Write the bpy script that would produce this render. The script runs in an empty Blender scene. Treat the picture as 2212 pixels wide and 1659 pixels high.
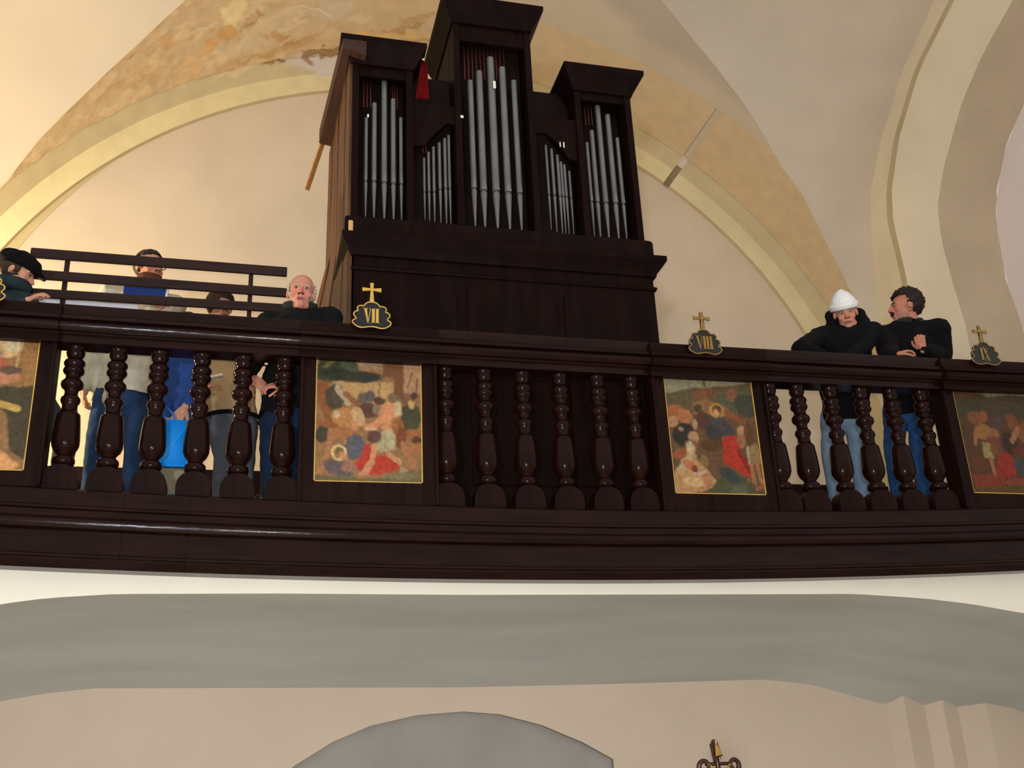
import bpy, bmesh, math, random
import numpy as np
from mathutils import Vector, Matrix, noise as mnoise

random.seed(4)
SC = bpy.context.scene
COL = SC.collection
PI = math.pi

# ------------------------------------------------------------------ camera
W, H, F = 2212.0, 1659.0, 2204.0
YAW, PITCH, ROLL = .2602, .3654, -.0477
CP = np.array([-.331, -5.4906, -1.5441])
def _axes():
    cy, sy = math.cos(YAW), math.sin(YAW)
    f = np.array([sy*math.cos(PITCH), cy*math.cos(PITCH), math.sin(PITCH)])
    r = np.array([cy, -sy, 0.0]); u = np.cross(r, f)
    r2 = math.cos(ROLL)*r + math.sin(ROLL)*u
    return np.array([r2, np.cross(r2, f), f])
RM = _axes()
def ray(u, v): return RM.T @ np.array([(u-W/2)/F, -(v-H/2)/F, 1.0])
def at(u, v, Y=0.0):
    d = ray(u, v); return Vector(CP + d*((Y-CP[1])/d[1]))
def atx(u, v, X):
    d = ray(u, v); return Vector(CP + d*((X-CP[0])/d[0]))
def proj(p):
    c = RM @ (np.asarray(p, float)-CP)
    return W/2+F*c[0]/c[2], H/2-F*c[1]/c[2]

cam_d = bpy.data.cameras.new('camera'); cam = bpy.data.objects.new('camera', cam_d); COL.objects.link(cam)
cam_d.sensor_width = 36; cam_d.lens = F/W*36; cam_d.clip_end = 200
M = Matrix(((RM[0][0], RM[1][0], -RM[2][0]), (RM[0][1], RM[1][1], -RM[2][1]), (RM[0][2], RM[1][2], -RM[2][2]))).to_4x4()
M.translation = Vector(CP); cam.matrix_world = M
SC.camera = cam

# ------------------------------------------------------------------ world, lights, exposure
SC.view_settings.view_transform = 'Standard'; SC.view_settings.look = 'None'
SC.view_settings.gamma = 1; SC.view_settings.use_curve_mapping = False
SC.view_settings.exposure = 0.0
w = bpy.data.worlds.new('world'); SC.world = w; w.use_nodes = True
w.node_tree.nodes['Background'].inputs[0].default_value = (.98, .92, .83, 1)
w.node_tree.nodes['Background'].inputs[1].default_value = .72
def light(name, kind, loc, power, color, **kw):
    d = bpy.data.lights.new(name, kind); d.energy = power; d.color = color
    for k, v in kw.items(): setattr(d, k, v)
    o = bpy.data.objects.new(name, d); COL.objects.link(o); o.location = loc
    return o
def aim(o, tgt): o.rotation_euler = (Vector(tgt)-o.location).to_track_quat('-Z', 'Y').to_euler()
# the camera's own flash, a hand's breadth above the lens
light('camera_flash', 'POINT', Vector(CP)+Vector((.0, -.02, .06)), 350, (1.0, .95, .86), shadow_soft_size=.03)
# warm lamp standing on the gallery, beyond the left edge of the photograph
light('gallery_lamp', 'POINT', (-3.1, 1.35, 1.15), 300, (1.0, .78, .44), shadow_soft_size=.12)
# added cool area light, low behind the camera, for rail and moulding highlights
a = light('rail_highlight_light', 'AREA', (-2.0, -8.8, -1.7), 240, (.80, .86, 1.0), shape='RECTANGLE', size=.34, size_y=.4)
aim(a, (-.8, 0, .6))

# ------------------------------------------------------------------ helpers
def lin(c):
    c = np.asarray(c, float)/255.0
    return np.where(c <= .04045, c/12.92, ((c+.055)/1.055)**2.4)
def L4(c): return tuple(lin(c))+(1,)

def mat(name, rgb, rough=.6, metal=0, var=.12, scale=6, bump=.0, bscale=40, stretch=(1, 1, 1), coat=0, attr=None, spec=.5, c2=None):
    m = bpy.data.materials.new(name); m.use_nodes = True
    nt = m.node_tree; N = nt.nodes; P = N['Principled BSDF']
    P.inputs['Roughness'].default_value = rough; P.inputs['Metallic'].default_value = metal
    P.inputs['Coat Weight'].default_value = coat; P.inputs['Coat Roughness'].default_value = .12
    P.inputs['Specular IOR Level'].default_value = spec
    tc = N.new('ShaderNodeTexCoord'); mp = N.new('ShaderNodeMapping'); mp.inputs['Scale'].default_value = stretch
    nt.links.new(tc.outputs['Object'], mp.inputs[0])
    nz = N.new('ShaderNodeTexNoise'); nz.inputs['Scale'].default_value = scale; nz.inputs['Detail'].default_value = 6
    nt.links.new(mp.outputs[0], nz.inputs['Vector'])
    base = lin(rgb)
    lo = base*(1-var) if c2 is None else lin(c2); hi = np.minimum(base*(1+var), 1) if c2 is None else base
    if attr:
        at_ = N.new('ShaderNodeAttribute'); at_.attribute_name = attr
        mx = N.new('ShaderNodeMix'); mx.data_type = 'RGBA'; mx.blend_type = 'MULTIPLY'
        mx.inputs[0].default_value = 1
        rp = N.new('ShaderNodeMapRange'); rp.inputs[1].default_value = .3; rp.inputs[2].default_value = .7
        rp.inputs[3].default_value = 1-var; rp.inputs[4].default_value = 1+var*.5
        nt.links.new(nz.outputs[0], rp.inputs[0])
        nt.links.new(at_.outputs['Color'], mx.inputs[6]); nt.links.new(rp.outputs[0], mx.inputs[7])
        nt.links.new(mx.outputs[2], P.inputs['Base Color'])
    else:
        cr = N.new('ShaderNodeValToRGB')
        cr.color_ramp.elements[0].position = .32; cr.color_ramp.elements[1].position = .68
        cr.color_ramp.elements[0].color = tuple(lo)+(1,); cr.color_ramp.elements[1].color = tuple(hi)+(1,)
        nt.links.new(nz.outputs[0], cr.inputs[0]); nt.links.new(cr.outputs[0], P.inputs['Base Color'])
    if bump:
        n2 = N.new('ShaderNodeTexNoise'); n2.inputs['Scale'].default_value = bscale; n2.inputs['Detail'].default_value = 5
        nt.links.new(mp.outputs[0], n2.inputs['Vector'])
        b = N.new('ShaderNodeBump'); b.inputs['Strength'].default_value = bump; b.inputs['Distance'].default_value = .01
        nt.links.new(n2.outputs[0], b.inputs['Height']); nt.links.new(b.outputs[0], P.inputs['Normal'])
    return m

WALL = mat('plaster_cream', (222, 204, 180), .95, var=.05, scale=1.6, bump=.12, bscale=22, spec=.15)
VAULT = mat('plaster_vault', (214, 200, 180), .95, var=.05, scale=1.3, bump=.12, bscale=18, spec=.15)
YELLOW = mat('plaster_yellow_rib', (234, 220, 178), .92, var=.05, scale=3, bump=.1, bscale=25, spec=.15)
STEP = mat('plaster_grey_step', (206, 190, 154), .95, var=.06, scale=3, bump=.1, spec=.15)
PALE = mat('plaster_pale', (226, 212, 184), .95, var=.05, scale=2, bump=.1, spec=.15)
BROWNISH = mat('plaster_brownish', (196, 178, 152), .95, var=.06, scale=2, bump=.1, spec=.15)
LILAC = mat('plaster_lilac_white', (236, 226, 224), .95, var=.03, scale=2, spec=.15)
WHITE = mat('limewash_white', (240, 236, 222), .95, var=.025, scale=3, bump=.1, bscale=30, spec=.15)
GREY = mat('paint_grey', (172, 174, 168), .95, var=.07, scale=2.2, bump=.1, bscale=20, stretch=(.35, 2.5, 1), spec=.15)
GREY2 = mat('paint_grey_niche', (150, 146, 140), .95, var=.06, scale=3, bump=.1, spec=.15)
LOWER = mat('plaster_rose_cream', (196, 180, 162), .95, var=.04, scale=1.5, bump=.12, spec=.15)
OCHRE = mat('plaster_ochre', (1, 1, 1), .95, var=.08, scale=7, bump=.18, bscale=16, attr='Col', spec=.15)
STONE = mat('floor_stone', (190, 178, 160), .7, var=.12, scale=2)
DARK = mat('dark_varnished_wood', (29, 12, 9), .42, var=.35, scale=5, bump=.06, bscale=30, stretch=(.5, 4, 4), spec=.08)
RAIL = mat('handrail_gloss_wood', (30, 12, 9), .17, var=.35, scale=5, bump=.10, bscale=18, stretch=(.6, 4, 4), spec=.16)
DARKV = mat('dark_varnished_wood_upright', (28, 12, 9), .45, var=.35, scale=5, bump=.05, bscale=30, stretch=(4, 4, .5), spec=.08)
GLOSS = mat('turned_gloss_wood', (30, 12, 9), .17, var=.3, scale=8, bump=.02, bscale=30, spec=.13)
ORGAN = mat('organ_dark_wood', (23, 10, 8), .55, var=.35, scale=4, bump=.08, bscale=30, stretch=(3, 3, .5), spec=.06)
ORGAND = mat('organ_inner_dark', (26, 9, 7), .75, var=.4, scale=5, spec=.2)
SIDE = mat('organ_side_boards', (86, 56, 33), .6, var=.5, scale=5, bump=.08, bscale=30, stretch=(5, 5, .4), spec=.3)
SIDED = mat('organ_eave_boards', (62, 38, 28), .6, var=.3, scale=5, bump=.08, stretch=(5, .6, 5), spec=.3)
LATH = mat('raw_wood', (176, 122, 60), .7, var=.2, scale=8, stretch=(6, 6, .6), spec=.3)
BLOCK = mat('pale_wood', (214, 170, 104), .7, var=.15, scale=8, stretch=(6, 6, .6), spec=.3)
TIN = mat('tin_pipe', (116, 118, 117), .42, metal=.35, var=.16, scale=14, stretch=(1, 1, .25), spec=.5)
ROD = mat('red_brown_rod', (116, 52, 36), .6, var=.2, scale=6)
REDC = mat('red_cloth', (92, 8, 12), .9, var=.25, scale=12, bump=.3, spec=.1)
PAPER = mat('white_paper', (240, 238, 232), .8, var=.02, spec=.2)
BOARD = mat('white_board', (232, 236, 244), .5, var=.02)
GOLD = mat('gold_paint', (214, 176, 84), .38, metal=.35, var=.12, scale=20)
GOLDD = mat('gold_paint_dull', (150, 118, 58), .45, metal=.35, var=.2, scale=30)
BLACKP = mat('black_lacquer', (16, 17, 24), .35, var=.2, scale=8)
CANVAS = mat('oil_painting', (1, 1, 1), .5, var=.25, scale=45, bump=.1, bscale=90, attr='Col', spec=.25)
BRONZE = mat('dark_gilt_bronze', (70, 44, 30), .35, metal=.6, var=.35, scale=25)
SLAT = mat('slat_wood', (44, 27, 25), .5, var=.3, scale=6, stretch=(.5, 4, 4), bump=.05, spec=.2)
SKIN = mat('skin', (1, 1, 1), .55, var=.06, scale=40, attr='Col', spec=.3)
def cloth(n, c, b=.25): return mat('cloth_'+n, c, .92, var=.12, scale=14, bump=b, bscale=60, spec=.15)

def mesh_obj(name, verts, faces, m, parent=None, smooth=False):
    me = bpy.data.meshes.new(name); me.from_pydata([tuple(v) for v in verts], [], faces); me.update()
    return link(name, me, m, parent, smooth)
def link(name, me, m, parent=None, smooth=False):
    if m is not None and not me.materials: me.materials.append(m)
    if smooth: me.polygons.foreach_set('use_smooth', [True]*len(me.polygons))
    o = bpy.data.objects.new(name, me); COL.objects.link(o)
    if parent is not None: o.parent = parent; o.matrix_parent_inverse = Matrix.Translation(-parent.location) if parent.type == 'EMPTY' else Matrix.Identity(4)
    return o
def from_bm(name, bm, m, parent=None, smooth=False):
    bmesh.ops.recalc_face_normals(bm, faces=bm.faces)
    me = bpy.data.meshes.new(name); bm.to_mesh(me); bm.free()
    return link(name, me, m, parent, smooth)
def autosmooth(o, ang=35):
    me = o.data; me.polygons.foreach_set('use_smooth', [True]*len(me.polygons))
    me.set_sharp_from_angle(angle=math.radians(ang)); return o
def thing(name, loc=(0, 0, 0), label=None, cat=None, group=None):
    o = bpy.data.objects.new(name, None); COL.objects.link(o); o.location = loc; o.empty_display_size = .1
    return tag(o, label, cat, group)
def tag(o, label=None, cat=None, group=None):
    if label: o['label'] = label
    if cat: o['category'] = cat
    if group: o['group'] = group
    return o
def struct(o): o['kind'] = 'structure'; return o

def add_box(bm, c, s, rot=None):
    M_ = Matrix.Translation(c) @ (rot.to_4x4() if rot is not None else Matrix.Identity(4)) @ Matrix.Diagonal((s[0], s[1], s[2], 1))
    return bmesh.ops.create_cube(bm, size=1, matrix=M_)['verts']
def box(name, c, s, m, parent=None, rot=None, bev=.004):
    bm = bmesh.new(); add_box(bm, c, s, rot)
    if bev: bmesh.ops.bevel(bm, geom=bm.edges[:], offset=bev, segments=1, affect='EDGES')
    return from_bm(name, bm, m, parent)
def add_prism(bm, poly, y0, y1, axis='Y'):
    """poly: (a, b) points in the XZ plane (axis Y) or YZ plane (axis X)."""
    def P(a, b, t): return (a, t, b) if axis == 'Y' else (t, a, b)
    A = [bm.verts.new(P(a, b, y0)) for a, b in poly]; B = [bm.verts.new(P(a, b, y1)) for a, b in poly]
    n = len(poly)
    f1 = bm.faces.new(A); f2 = bm.faces.new(B[::-1])
    for i in range(n): bm.faces.new((A[i], B[i], B[(i+1) % n], A[(i+1) % n]))
    bmesh.ops.triangulate(bm, faces=[f1, f2])
def prism(name, poly, y0, y1, m, parent=None, axis='Y'):
    bm = bmesh.new(); add_prism(bm, poly, y0, y1, axis); return from_bm(name, bm, m, parent)
def sweep_x(name, prof, xs, m, parent=None, sag=None, caps=True, smooth=30):
    """profile (y, z) swept along X; sag(x, z) is added to z."""
    V = []; Fc = []; n = len(prof)
    for x in xs:
        for y, z in prof: V.append((x, y, z+(sag(x, z) if sag else 0)))
    for i in range(len(xs)-1):
        for j in range(n):
            k = (j+1) % n
            Fc.append((i*n+j, i*n+k, (i+1)*n+k, (i+1)*n+j))
    if caps: Fc.append(tuple(range(n))[::-1]); Fc.append(tuple((len(xs)-1)*n+j for j in range(n)))
    o = mesh_obj(name, V, Fc, m, parent)
    bm = bmesh.new(); bm.from_mesh(o.data); bmesh.ops.recalc_face_normals(bm, faces=bm.faces); bm.to_mesh(o.data); bm.free()
    return autosmooth(o, smooth)
def lathe_mesh(name, prof, seg=20):
    V = []; Fc = []
    for z, r in prof:
        for k in range(seg): a_ = 2*PI*k/seg; V.append((r*math.cos(a_), r*math.sin(a_), z))
    for i in range(len(prof)-1):
        for k in range(seg): Fc.append((i*seg+k, i*seg+(k+1) % seg, (i+1)*seg+(k+1) % seg, (i+1)*seg+k))
    Fc.append(tuple(range(seg))[::-1]); Fc.append(tuple((len(prof)-1)*seg+k for k in range(seg)))
    me = bpy.data.meshes.new(name); me.from_pydata(V, [], Fc); me.update()
    me.polygons.foreach_set('use_smooth', [True]*len(me.polygons)); me.set_sharp_from_angle(angle=math.radians(50))
    return me
def add_cap(bm, p0, r0, p1, r1, seg=10, rings=3, sq=1.0):
    """tapered capsule; sq squashes it along the second side axis."""
    p0, p1 = Vector(p0), Vector(p1); d = p1-p0; L = d.length
    if L < 1e-6: d = Vector((0, 0, 1)); L = 1e-6
    d = d.normalized(); a_ = d.orthogonal().normalized() if abs(d.z) > .9 else d.cross(Vector((0, 0, 1))).normalized()
    if abs(d.z) > .9: a_ = Vector((1, 0, 0)) - d*d.x; a_.normalize()
    b_ = d.cross(a_)
    R = []
    for i in range(rings): t = -PI/2+PI/2*(i+.35)/rings; R.append((p0+d*r0*math.sin(t), r0*math.cos(t)))
    R.append((p0, r0)); R.append((p1, r1))
    for i in range(rings-1, -1, -1): t = PI/2-PI/2*(i+.35)/rings; R.append((p1+d*r1*math.sin(t), r1*math.cos(t)))
    prev = None; first = None
    for c, r in R:
        ring = [bm.verts.new(c+a_*r*math.cos(2*PI*k/seg)+b_*r*sq*math.sin(2*PI*k/seg)) for k in range(seg)]
        if prev:
            for k in range(seg): bm.faces.new((prev[k], prev[(k+1) % seg], ring[(k+1) % seg], ring[k]))
        else: first = ring
        prev = ring
    bm.faces.new(first[::-1]); bm.faces.new(prev)
def add_ell(bm, c, r, rot=None, u=16, v=10):
    M_ = Matrix.Translation(c) @ (rot.to_4x4() if rot is not None else Matrix.Identity(4)) @ Matrix.Diagonal((r[0], r[1], r[2], 1))
    bmesh.ops.create_uvsphere(bm, u_segments=u, v_segments=v, radius=1, matrix=M_)
def tube_mesh(name, pts, r, m, parent=None, closed=False, seg=6):
    V = []; Fc = []; n = len(pts); pts = [Vector(p) for p in pts]
    for i, p in enumerate(pts):
        q0 = pts[(i-1) % n] if (closed or i) else p; q1 = pts[(i+1) % n] if (closed or i < n-1) else p
        d = (q1-q0).normalized(); a_ = d.cross(Vector((0, 1, 0)))
        if a_.length < .1: a_ = d.cross(Vector((0, 0, 1)))
        a_.normalize(); b_ = d.cross(a_); rr = r[i] if isinstance(r, (list, tuple)) else r
        for k in range(seg): t = 2*PI*k/seg; V.append(p+a_*rr*math.cos(t)+b_*rr*math.sin(t))
    for i in range(n if closed else n-1):
        j = (i+1) % n
        for k in range(seg): Fc.append((i*seg+k, i*seg+(k+1) % seg, j*seg+(k+1) % seg, j*seg+k))
    if not closed: Fc.append(tuple(range(seg))[::-1]); Fc.append(tuple((n-1)*seg+k for k in range(seg)))
    return mesh_obj(name, V, Fc, m, parent, smooth=True)
def remeshed(bm, voxel, smooth=4):
    me = bpy.data.meshes.new('tmp'); bmesh.ops.recalc_face_normals(bm, faces=bm.faces); bm.to_mesh(me); bm.free()
    o = bpy.data.objects.new('tmp', me); COL.objects.link(o)
    r = o.modifiers.new('r', 'REMESH'); r.mode = 'VOXEL'; r.voxel_size = voxel
    if smooth: s = o.modifiers.new('s', 'SMOOTH'); s.factor = .5; s.iterations = smooth
    dg = bpy.context.evaluated_depsgraph_get()
    out = bpy.data.meshes.new_from_object(o.evaluated_get(dg)); bpy.data.objects.remove(o); bpy.data.meshes.remove(me)
    out.materials.clear()
    out.polygons.foreach_set('use_smooth', [True]*len(out.polygons)); return out
def set_col(me, cols):
    ca = me.color_attributes.new('Col', 'FLOAT_COLOR', 'POINT')
    c = np.ones((len(me.vertices), 4), np.float32); c[:, :3] = cols; ca.data.foreach_set('color', c.ravel())
def coords(me):
    a_ = np.empty(len(me.vertices)*3); me.vertices.foreach_get('co', a_); return a_.reshape(-1, 3)
def resample(pts, n):
    P = np.array([tuple(p) for p in pts], float); s = np.r_[0, np.cumsum(np.linalg.norm(np.diff(P, axis=0), axis=1))]
    t = np.linspace(0, s[-1], n); return np.stack([np.interp(t, s, P[:, k]) for k in range(P.shape[1])], 1)
def loft(name, A, B, m, n=60, steps=1, smooth=True, raw=False):
    if not raw: A = resample(A, n); B = resample(B, n)
    A = np.array([tuple(p) for p in A]); B = np.array([tuple(p) for p in B]); n = len(A)
    V = []; Fc = []
    for j in range(steps+1): V += list(A+(B-A)*j/steps)
    for j in range(steps):
        for i in range(n-1): Fc.append((j*n+i, j*n+i+1, (j+1)*n+i+1, (j+1)*n+i))
    return struct(mesh_obj(name, V, Fc, m, None, smooth))

# ================================================================== STRUCTURE
YB = 3.0                     # back wall
YL = 1.0                     # wall under the gallery
ZG = -.10                    # gallery floor
ZF = -3.14                   # church floor
AC, AZ = 1.18, .65           # wall-arch centre
# back wall of the gallery (lunette)
struct(mesh_obj('wall_back', [(-4.6, YB, ZG-.2), (7.4, YB, ZG-.2), (7.4, YB, 6.2), (-4.6, YB, 6.2)], [(0, 1, 2, 3)], WALL))
struct(mesh_obj('gallery_floor', [(-4.6, .12, ZG), (7.2, .12, ZG), (7.2, YB, ZG), (-4.6, YB, ZG)], [(0, 1, 2, 3)], DARK))
struct(mesh_obj('floor', [(-9, -14, ZF), (12, -14, ZF), (12, 3.6, ZF), (-9, 3.6, ZF)], [(0, 1, 2, 3)], STONE))

def arc(R, Y, a0, a1, n=80):
    return [(AC+R*math.cos(t), Y, AZ+R*math.sin(t)) for t in np.linspace(a0, a1, n)]
# the two break lines (a settlement crack runs through rib and soffit on the right)
ac = math.atan2(4.22-AZ, 3.76-AC)
DAMAGED = []
for k, (a0, a1) in enumerate(((-.25, ac-.008), (ac+.008, PI+.2))):
    n = 60 if k == 0 else 420; st = 1 if k == 0 else 14
    o = loft('trim_%d' % (1+k), arc(4.27, 2.95, a0, a1, n), arc(4.47, 2.95, a0, a1, n), YELLOW if k == 0 else OCHRE, raw=True, steps=st); o['label'] = 'pale yellow rib of the wall arch'
    if k: DAMAGED.append((o, (236, 222, 174)))
    loft('trim_%d' % (3+k), arc(4.27, 3.0, a0, a1), arc(4.27, 2.95, a0, a1), STEP, raw=True)
    o = loft('trim_%d' % (5+k), arc(4.47, 2.95, a0, a1, n), arc(4.57, 2.80, a0, a1, n), STEP if k == 0 else OCHRE, raw=True, steps=st)
    if k: DAMAGED.append((o, (208, 192, 154)))
# shade under the rib put into a khaki strip, widening towards the left springing
loft('trim_15', arc(4.27, 2.994, 2.3, PI+.2), [(AC+(4.27-.10*min(1, max(0, (t-2.3)/.35)))*math.cos(t), 2.994, AZ+(4.27-.10*min(1, max(0, (t-2.3)/.35)))*math.sin(t)) for t in np.linspace(2.3, PI+.2, 80)], mat('shade_khaki', (206, 190, 146), .95, var=.05, spec=.15), raw=True)
loft('trim_7', arc(4.27, 2.97, ac-.02, ac+.02, 4), arc(4.57, 2.97, ac-.02, ac+.02, 4), mat('crack_shadow_mortar', (150, 130, 104), .95, spec=.1), raw=True)

# barrel of the vault over the wall arch, up to the groins
GR = [(5.5, 2.47), (5.21, 2.40), (4.93, 2.26), (4.68, 2.10), (4.44, 2.02), (4.3, 1.92), (4.05, 1.76), (3.67, 1.56), (3.34, 1.39), (2.99, 1.18), (2.2, .72), (1.18, .2)]
GL = [(-3.33, 2.8), (-2.6, 2.8), (-2.48, 2.76), (-2.26, 2.58), (-1.96, 2.40), (-1.5, 2.08), (-1.08, 1.72), (-.4, 1.22), (.4, .7), (1.18, .2)]
gx = [p[0] for p in GL]+[p[0] for p in GR[::-1][1:]]; gy = [p[1] for p in GL]+[p[1] for p in GR[::-1][1:]]
RB = 4.57
def zA(x): return AZ+math.sqrt(max(RB*RB-(x-AC)**2, 0))
def groin_y(x): return float(np.interp(x, gx, gy))
def front_y(x):
    f = float(np.interp(x, [-4, -1.2, .2, 6], [1.0, 1.5, 1.97, 1.97]))
    return max(groin_y(x), f)
th = np.linspace(math.acos((5.5-AC)/RB), math.acos(max((-3.33-AC)/RB, -1)), 150)
V = []; Fc = []; NJ = 10
for t in th:
    x = AC+RB*math.cos(t); g = groin_y(x)
    for j in range(NJ+1): V.append((x, 2.8+(g-2.8)*j/NJ, AZ+RB*math.sin(t)))
for i in range(len(th)-1):
    for j in range(NJ): Fc.append((i*(NJ+1)+j, i*(NJ+1)+j+1, (i+1)*(NJ+1)+j+1, (i+1)*(NJ+1)+j))
struct(mesh_obj('ceiling', V, Fc, VAULT, None, True))

# ochre-washed soffit band, its plaster flaking at the left; damage keeps to the plaster
NT, NY = 520, 70
RO = RB-.012
V = []; Fc = []
th2 = np.concatenate([np.linspace(math.acos((5.5-AC)/RO), ac-.008, 150), np.linspace(ac+.008, math.acos(max((-3.33-AC)/RO, -1)), NT)])
for t in th2:
    x = AC+RO*math.cos(t); g = front_y(x)
    for j in range(NY+1): V.append((x, 2.79+(g-2.79)*j/NY, AZ+RO*math.sin(t)))
for i in range(len(th2)-1):
    if i == 149: continue
    for j in range(NY): Fc.append((i*(NY+1)+j, i*(NY+1)+j+1, (i+1)*(NY+1)+j+1, (i+1)*(NY+1)+j))
och = struct(mesh_obj('trim_8', V, Fc, OCHRE, None, True)); och['label'] = 'ochre washed soffit of the wall arch with flaking plaster'
def fbm(P, s, o=0.0):
    return np.array([mnoise.fractal(Vector((p[0]*s+o, p[1]*s*1.0, p[2]*s)), 1.0, 2.0, 4) for p in P])
def weather(o, basec, wash):
    """colour of the limewash with its stains and losses; returns relief noise."""
    P3 = coords(o.data); n1 = fbm(P3, 1.6); n2 = fbm(P3, 5.0, 7.0); n3 = fbm(P3, 11.0, 3.0)
    px = np.array([proj(p) for p in P3]); U, Vv = px[:, 0]+n2*22+n3*9, px[:, 1]+n1*12+n3*9
    C = np.tile(np.array(lin(basec)), (len(P3), 1))
    def blend(mask, c): mk = np.clip(mask, 0, 1)[:, None]; C[:] = C*(1-mk)+np.array(lin(c))*mk
    def spot(cx, cy, rx, ry, ang=0, soft=.30):
        a_ = math.radians(ang); dx, dy = U-cx, Vv-cy
        x = (dx*math.cos(a_)+dy*math.sin(a_))/rx; y = (-dx*math.sin(a_)+dy*math.cos(a_))/ry
        return np.clip((1-np.hypot(x, y))/soft, 0, 1)
    left = np.clip((1000-px[:, 0])/500, 0, 1)
    if wash:
        blend(left*np.clip(n1*1.8, 0, .6), (214, 182, 138)); blend(left*np.clip(n2*2-.1, 0, .75), (236, 214, 178)); blend(left*np.clip(-n3*2.2-.2, 0, .4), (212, 176, 132))
    blend(spot(560, 70, 150, 26, -28)*.8, (226, 206, 172)); blend(spot(505, 22, 26, 34, 30), (244, 226, 178))
    blend(spot(480, 70, 12, 40, 35)*.8, (220, 176, 116)); blend(spot(452, 97, 22, 18, -30)*.8, (224, 178, 118))
    blend(spot(400, 150, 16, 46, 20)*.8, (236, 206, 160)); blend(spot(425, 140, 28, 50, 30)*.5, (232, 196, 150))
    blend(spot(604, 70, 20, 16)*.7, (212, 160, 112)); blend(spot(570, 72, 16, 10)*.5, (214, 160, 108))
    blend(spot(500, 110, 90, 10, -25)*.6, (226, 208, 178)); blend(spot(600, 110, 140, 9, -22)*.5, (200, 158, 100))
    blend(spot(720, 20, 60, 28, -10)*.7, (220, 208, 190)); blend(spot(690, 25, 46, 5, 24), (240, 224, 186))
    blend(spot(840, 70, 110, 9, -14)*.8, (196, 154, 106)); blend(spot(900, 40, 60, 8, -12)*.6, (198, 158, 114))
    blend(spot(830, 82, 110, 14, -4)*.9, (234, 200, 138)); blend(spot(705, 112, 60, 6, -8), (170, 138, 100))
    blend(spot(660, 130, 70, 12, -12)*.9, (214, 200, 184)); blend(spot(700, 134, 40, 18, 0), (220, 208, 200))
    blend(spot(668, 131, 14, 13), (172, 146, 118)); blend(spot(585, 140, 24, 6, -8), (176, 136, 88)); blend(spot(612, 135, 8, 5), (160, 126, 90))
    blend(spot(270, 120, 12, 4, -30)*.8, (190, 140, 90)); blend(spot(960, 60, 40, 14, 40)*.6, (226, 200, 166))
    for cx, cy, rx, ry, an, cc in ((430, 60, 40, 8, -40, (238, 216, 180)), (350, 90, 60, 7, -38, (216, 178, 130)), (520, 150, 70, 9, -20, (232, 206, 166)), (640, 45, 40, 6, -30, (236, 214, 182)), (470, 130, 14, 30, 40, (240, 216, 176)), (780, 45, 40, 10, -10, (234, 212, 180)), (540, 40, 50, 5, -45, (200, 158, 110)), (620, 95, 50, 5, -18, (204, 160, 112)), (880, 88, 60, 6, -5, (206, 170, 126)), (935, 75, 14, 20, 20, (214, 190, 166))): blend(spot(cx, cy, rx, ry, an)*.85, cc)
    blend(spot(690, 138, 62, 17, -6)*.95, (216, 204, 196)); blend(spot(712, 150, 34, 18, 0)*.95, (220, 208, 202)); blend(spot(668, 131, 14, 13), (168, 142, 116)); blend(spot(585, 141, 26, 6, -8), (172, 132, 86)); blend(spot(612, 136, 8, 6), (156, 122, 88)); blend(spot(706, 119, 46, 5, 0), (168, 136, 98))
    set_col(o.data, C); return P3, n2, left
for o_, c_ in DAMAGED: weather(o_, c_, False)
P3, n2, left = weather(och, (222, 198, 162), True)
# the flaking is real relief: lift the remaining wash a few millimetres
lift = np.clip(n2*2, -.5, 1)*.006*left
dirn = np.stack([AC-P3[:, 0], 0*P3[:, 0], AZ-P3[:, 2]], 1); dirn /= np.linalg.norm(dirn, axis=1)[:, None]
och.data.vertices.foreach_set('co', (P3+dirn*lift[:, None]).ravel()); och.data.update()
FR = [(AC+RO*math.cos(t), front_y(AC+RO*math.cos(t)), AZ+RO*math.sin(t)) for t in th2]
loft('trim_9', FR, [(AC+(p[0]-AC)*RB/RO, p[1], AZ+(p[2]-AZ)*RB/RO) for p in FR], STEP, raw=True)

# right-hand vault cell between groin and side arch
XR = 5.5
Spx = [(2018, 0), (1950, 151), (1904, 298), (1881, 412), (1881, 481), (1890, 595), (1899, 678)]
S0 = [Vector((XR, -.9, 5.2)), Vector((XR, .0, 5.12))]+[atx(u, v, XR) for u, v in Spx]+[Vector((XR, 2.45, 1.6)), Vector((XR, 2.47, ZF))]
S0[0].y = -1.0
gR = [(x, y, zA(x)) for x, y in GR[::-1]]+[(5.5, 2.47, 1.2), (5.5, 2.47, ZF)]
# match the two edges level by level so the cell keeps its straight rulings
def by_level(pts, lv):
    P = np.array([tuple(p) for p in pts]); z = P[:, 2]; o = np.argsort(z)
    return np.stack([np.interp(lv, z[o], P[o, k]) for k in range(3)], 1)
zt = np.r_[np.linspace(ZF, 2.0, 6), np.linspace(2.2, 4.9, 40), np.linspace(4.92, 5.12, 10)]
A_ = by_level(gR, np.minimum(zt*1.0+np.clip(zt-4.4, 0, 1)*.12, 5.22)); B_ = by_level(S0, zt)
loft('ceiling.001', A_, B_, VAULT, raw=True, steps=12)
# left-hand vault cell
gL = [(x, y, zA(x)) for x, y in GL]
loft('ceiling.002', gL, [(-4.4, y+.12, z-.06*(x+4)) for x, y, z in gL], VAULT, n=60, steps=8)
struct(mesh_obj('wall_left', [(-4.4, 3.0, ZF), (-4.4, 1.8, ZF), (-4.4, 1.8, 4.6), (-4.4, 3.0, 4.6)], [(0, 1, 2, 3)], WALL))

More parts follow.
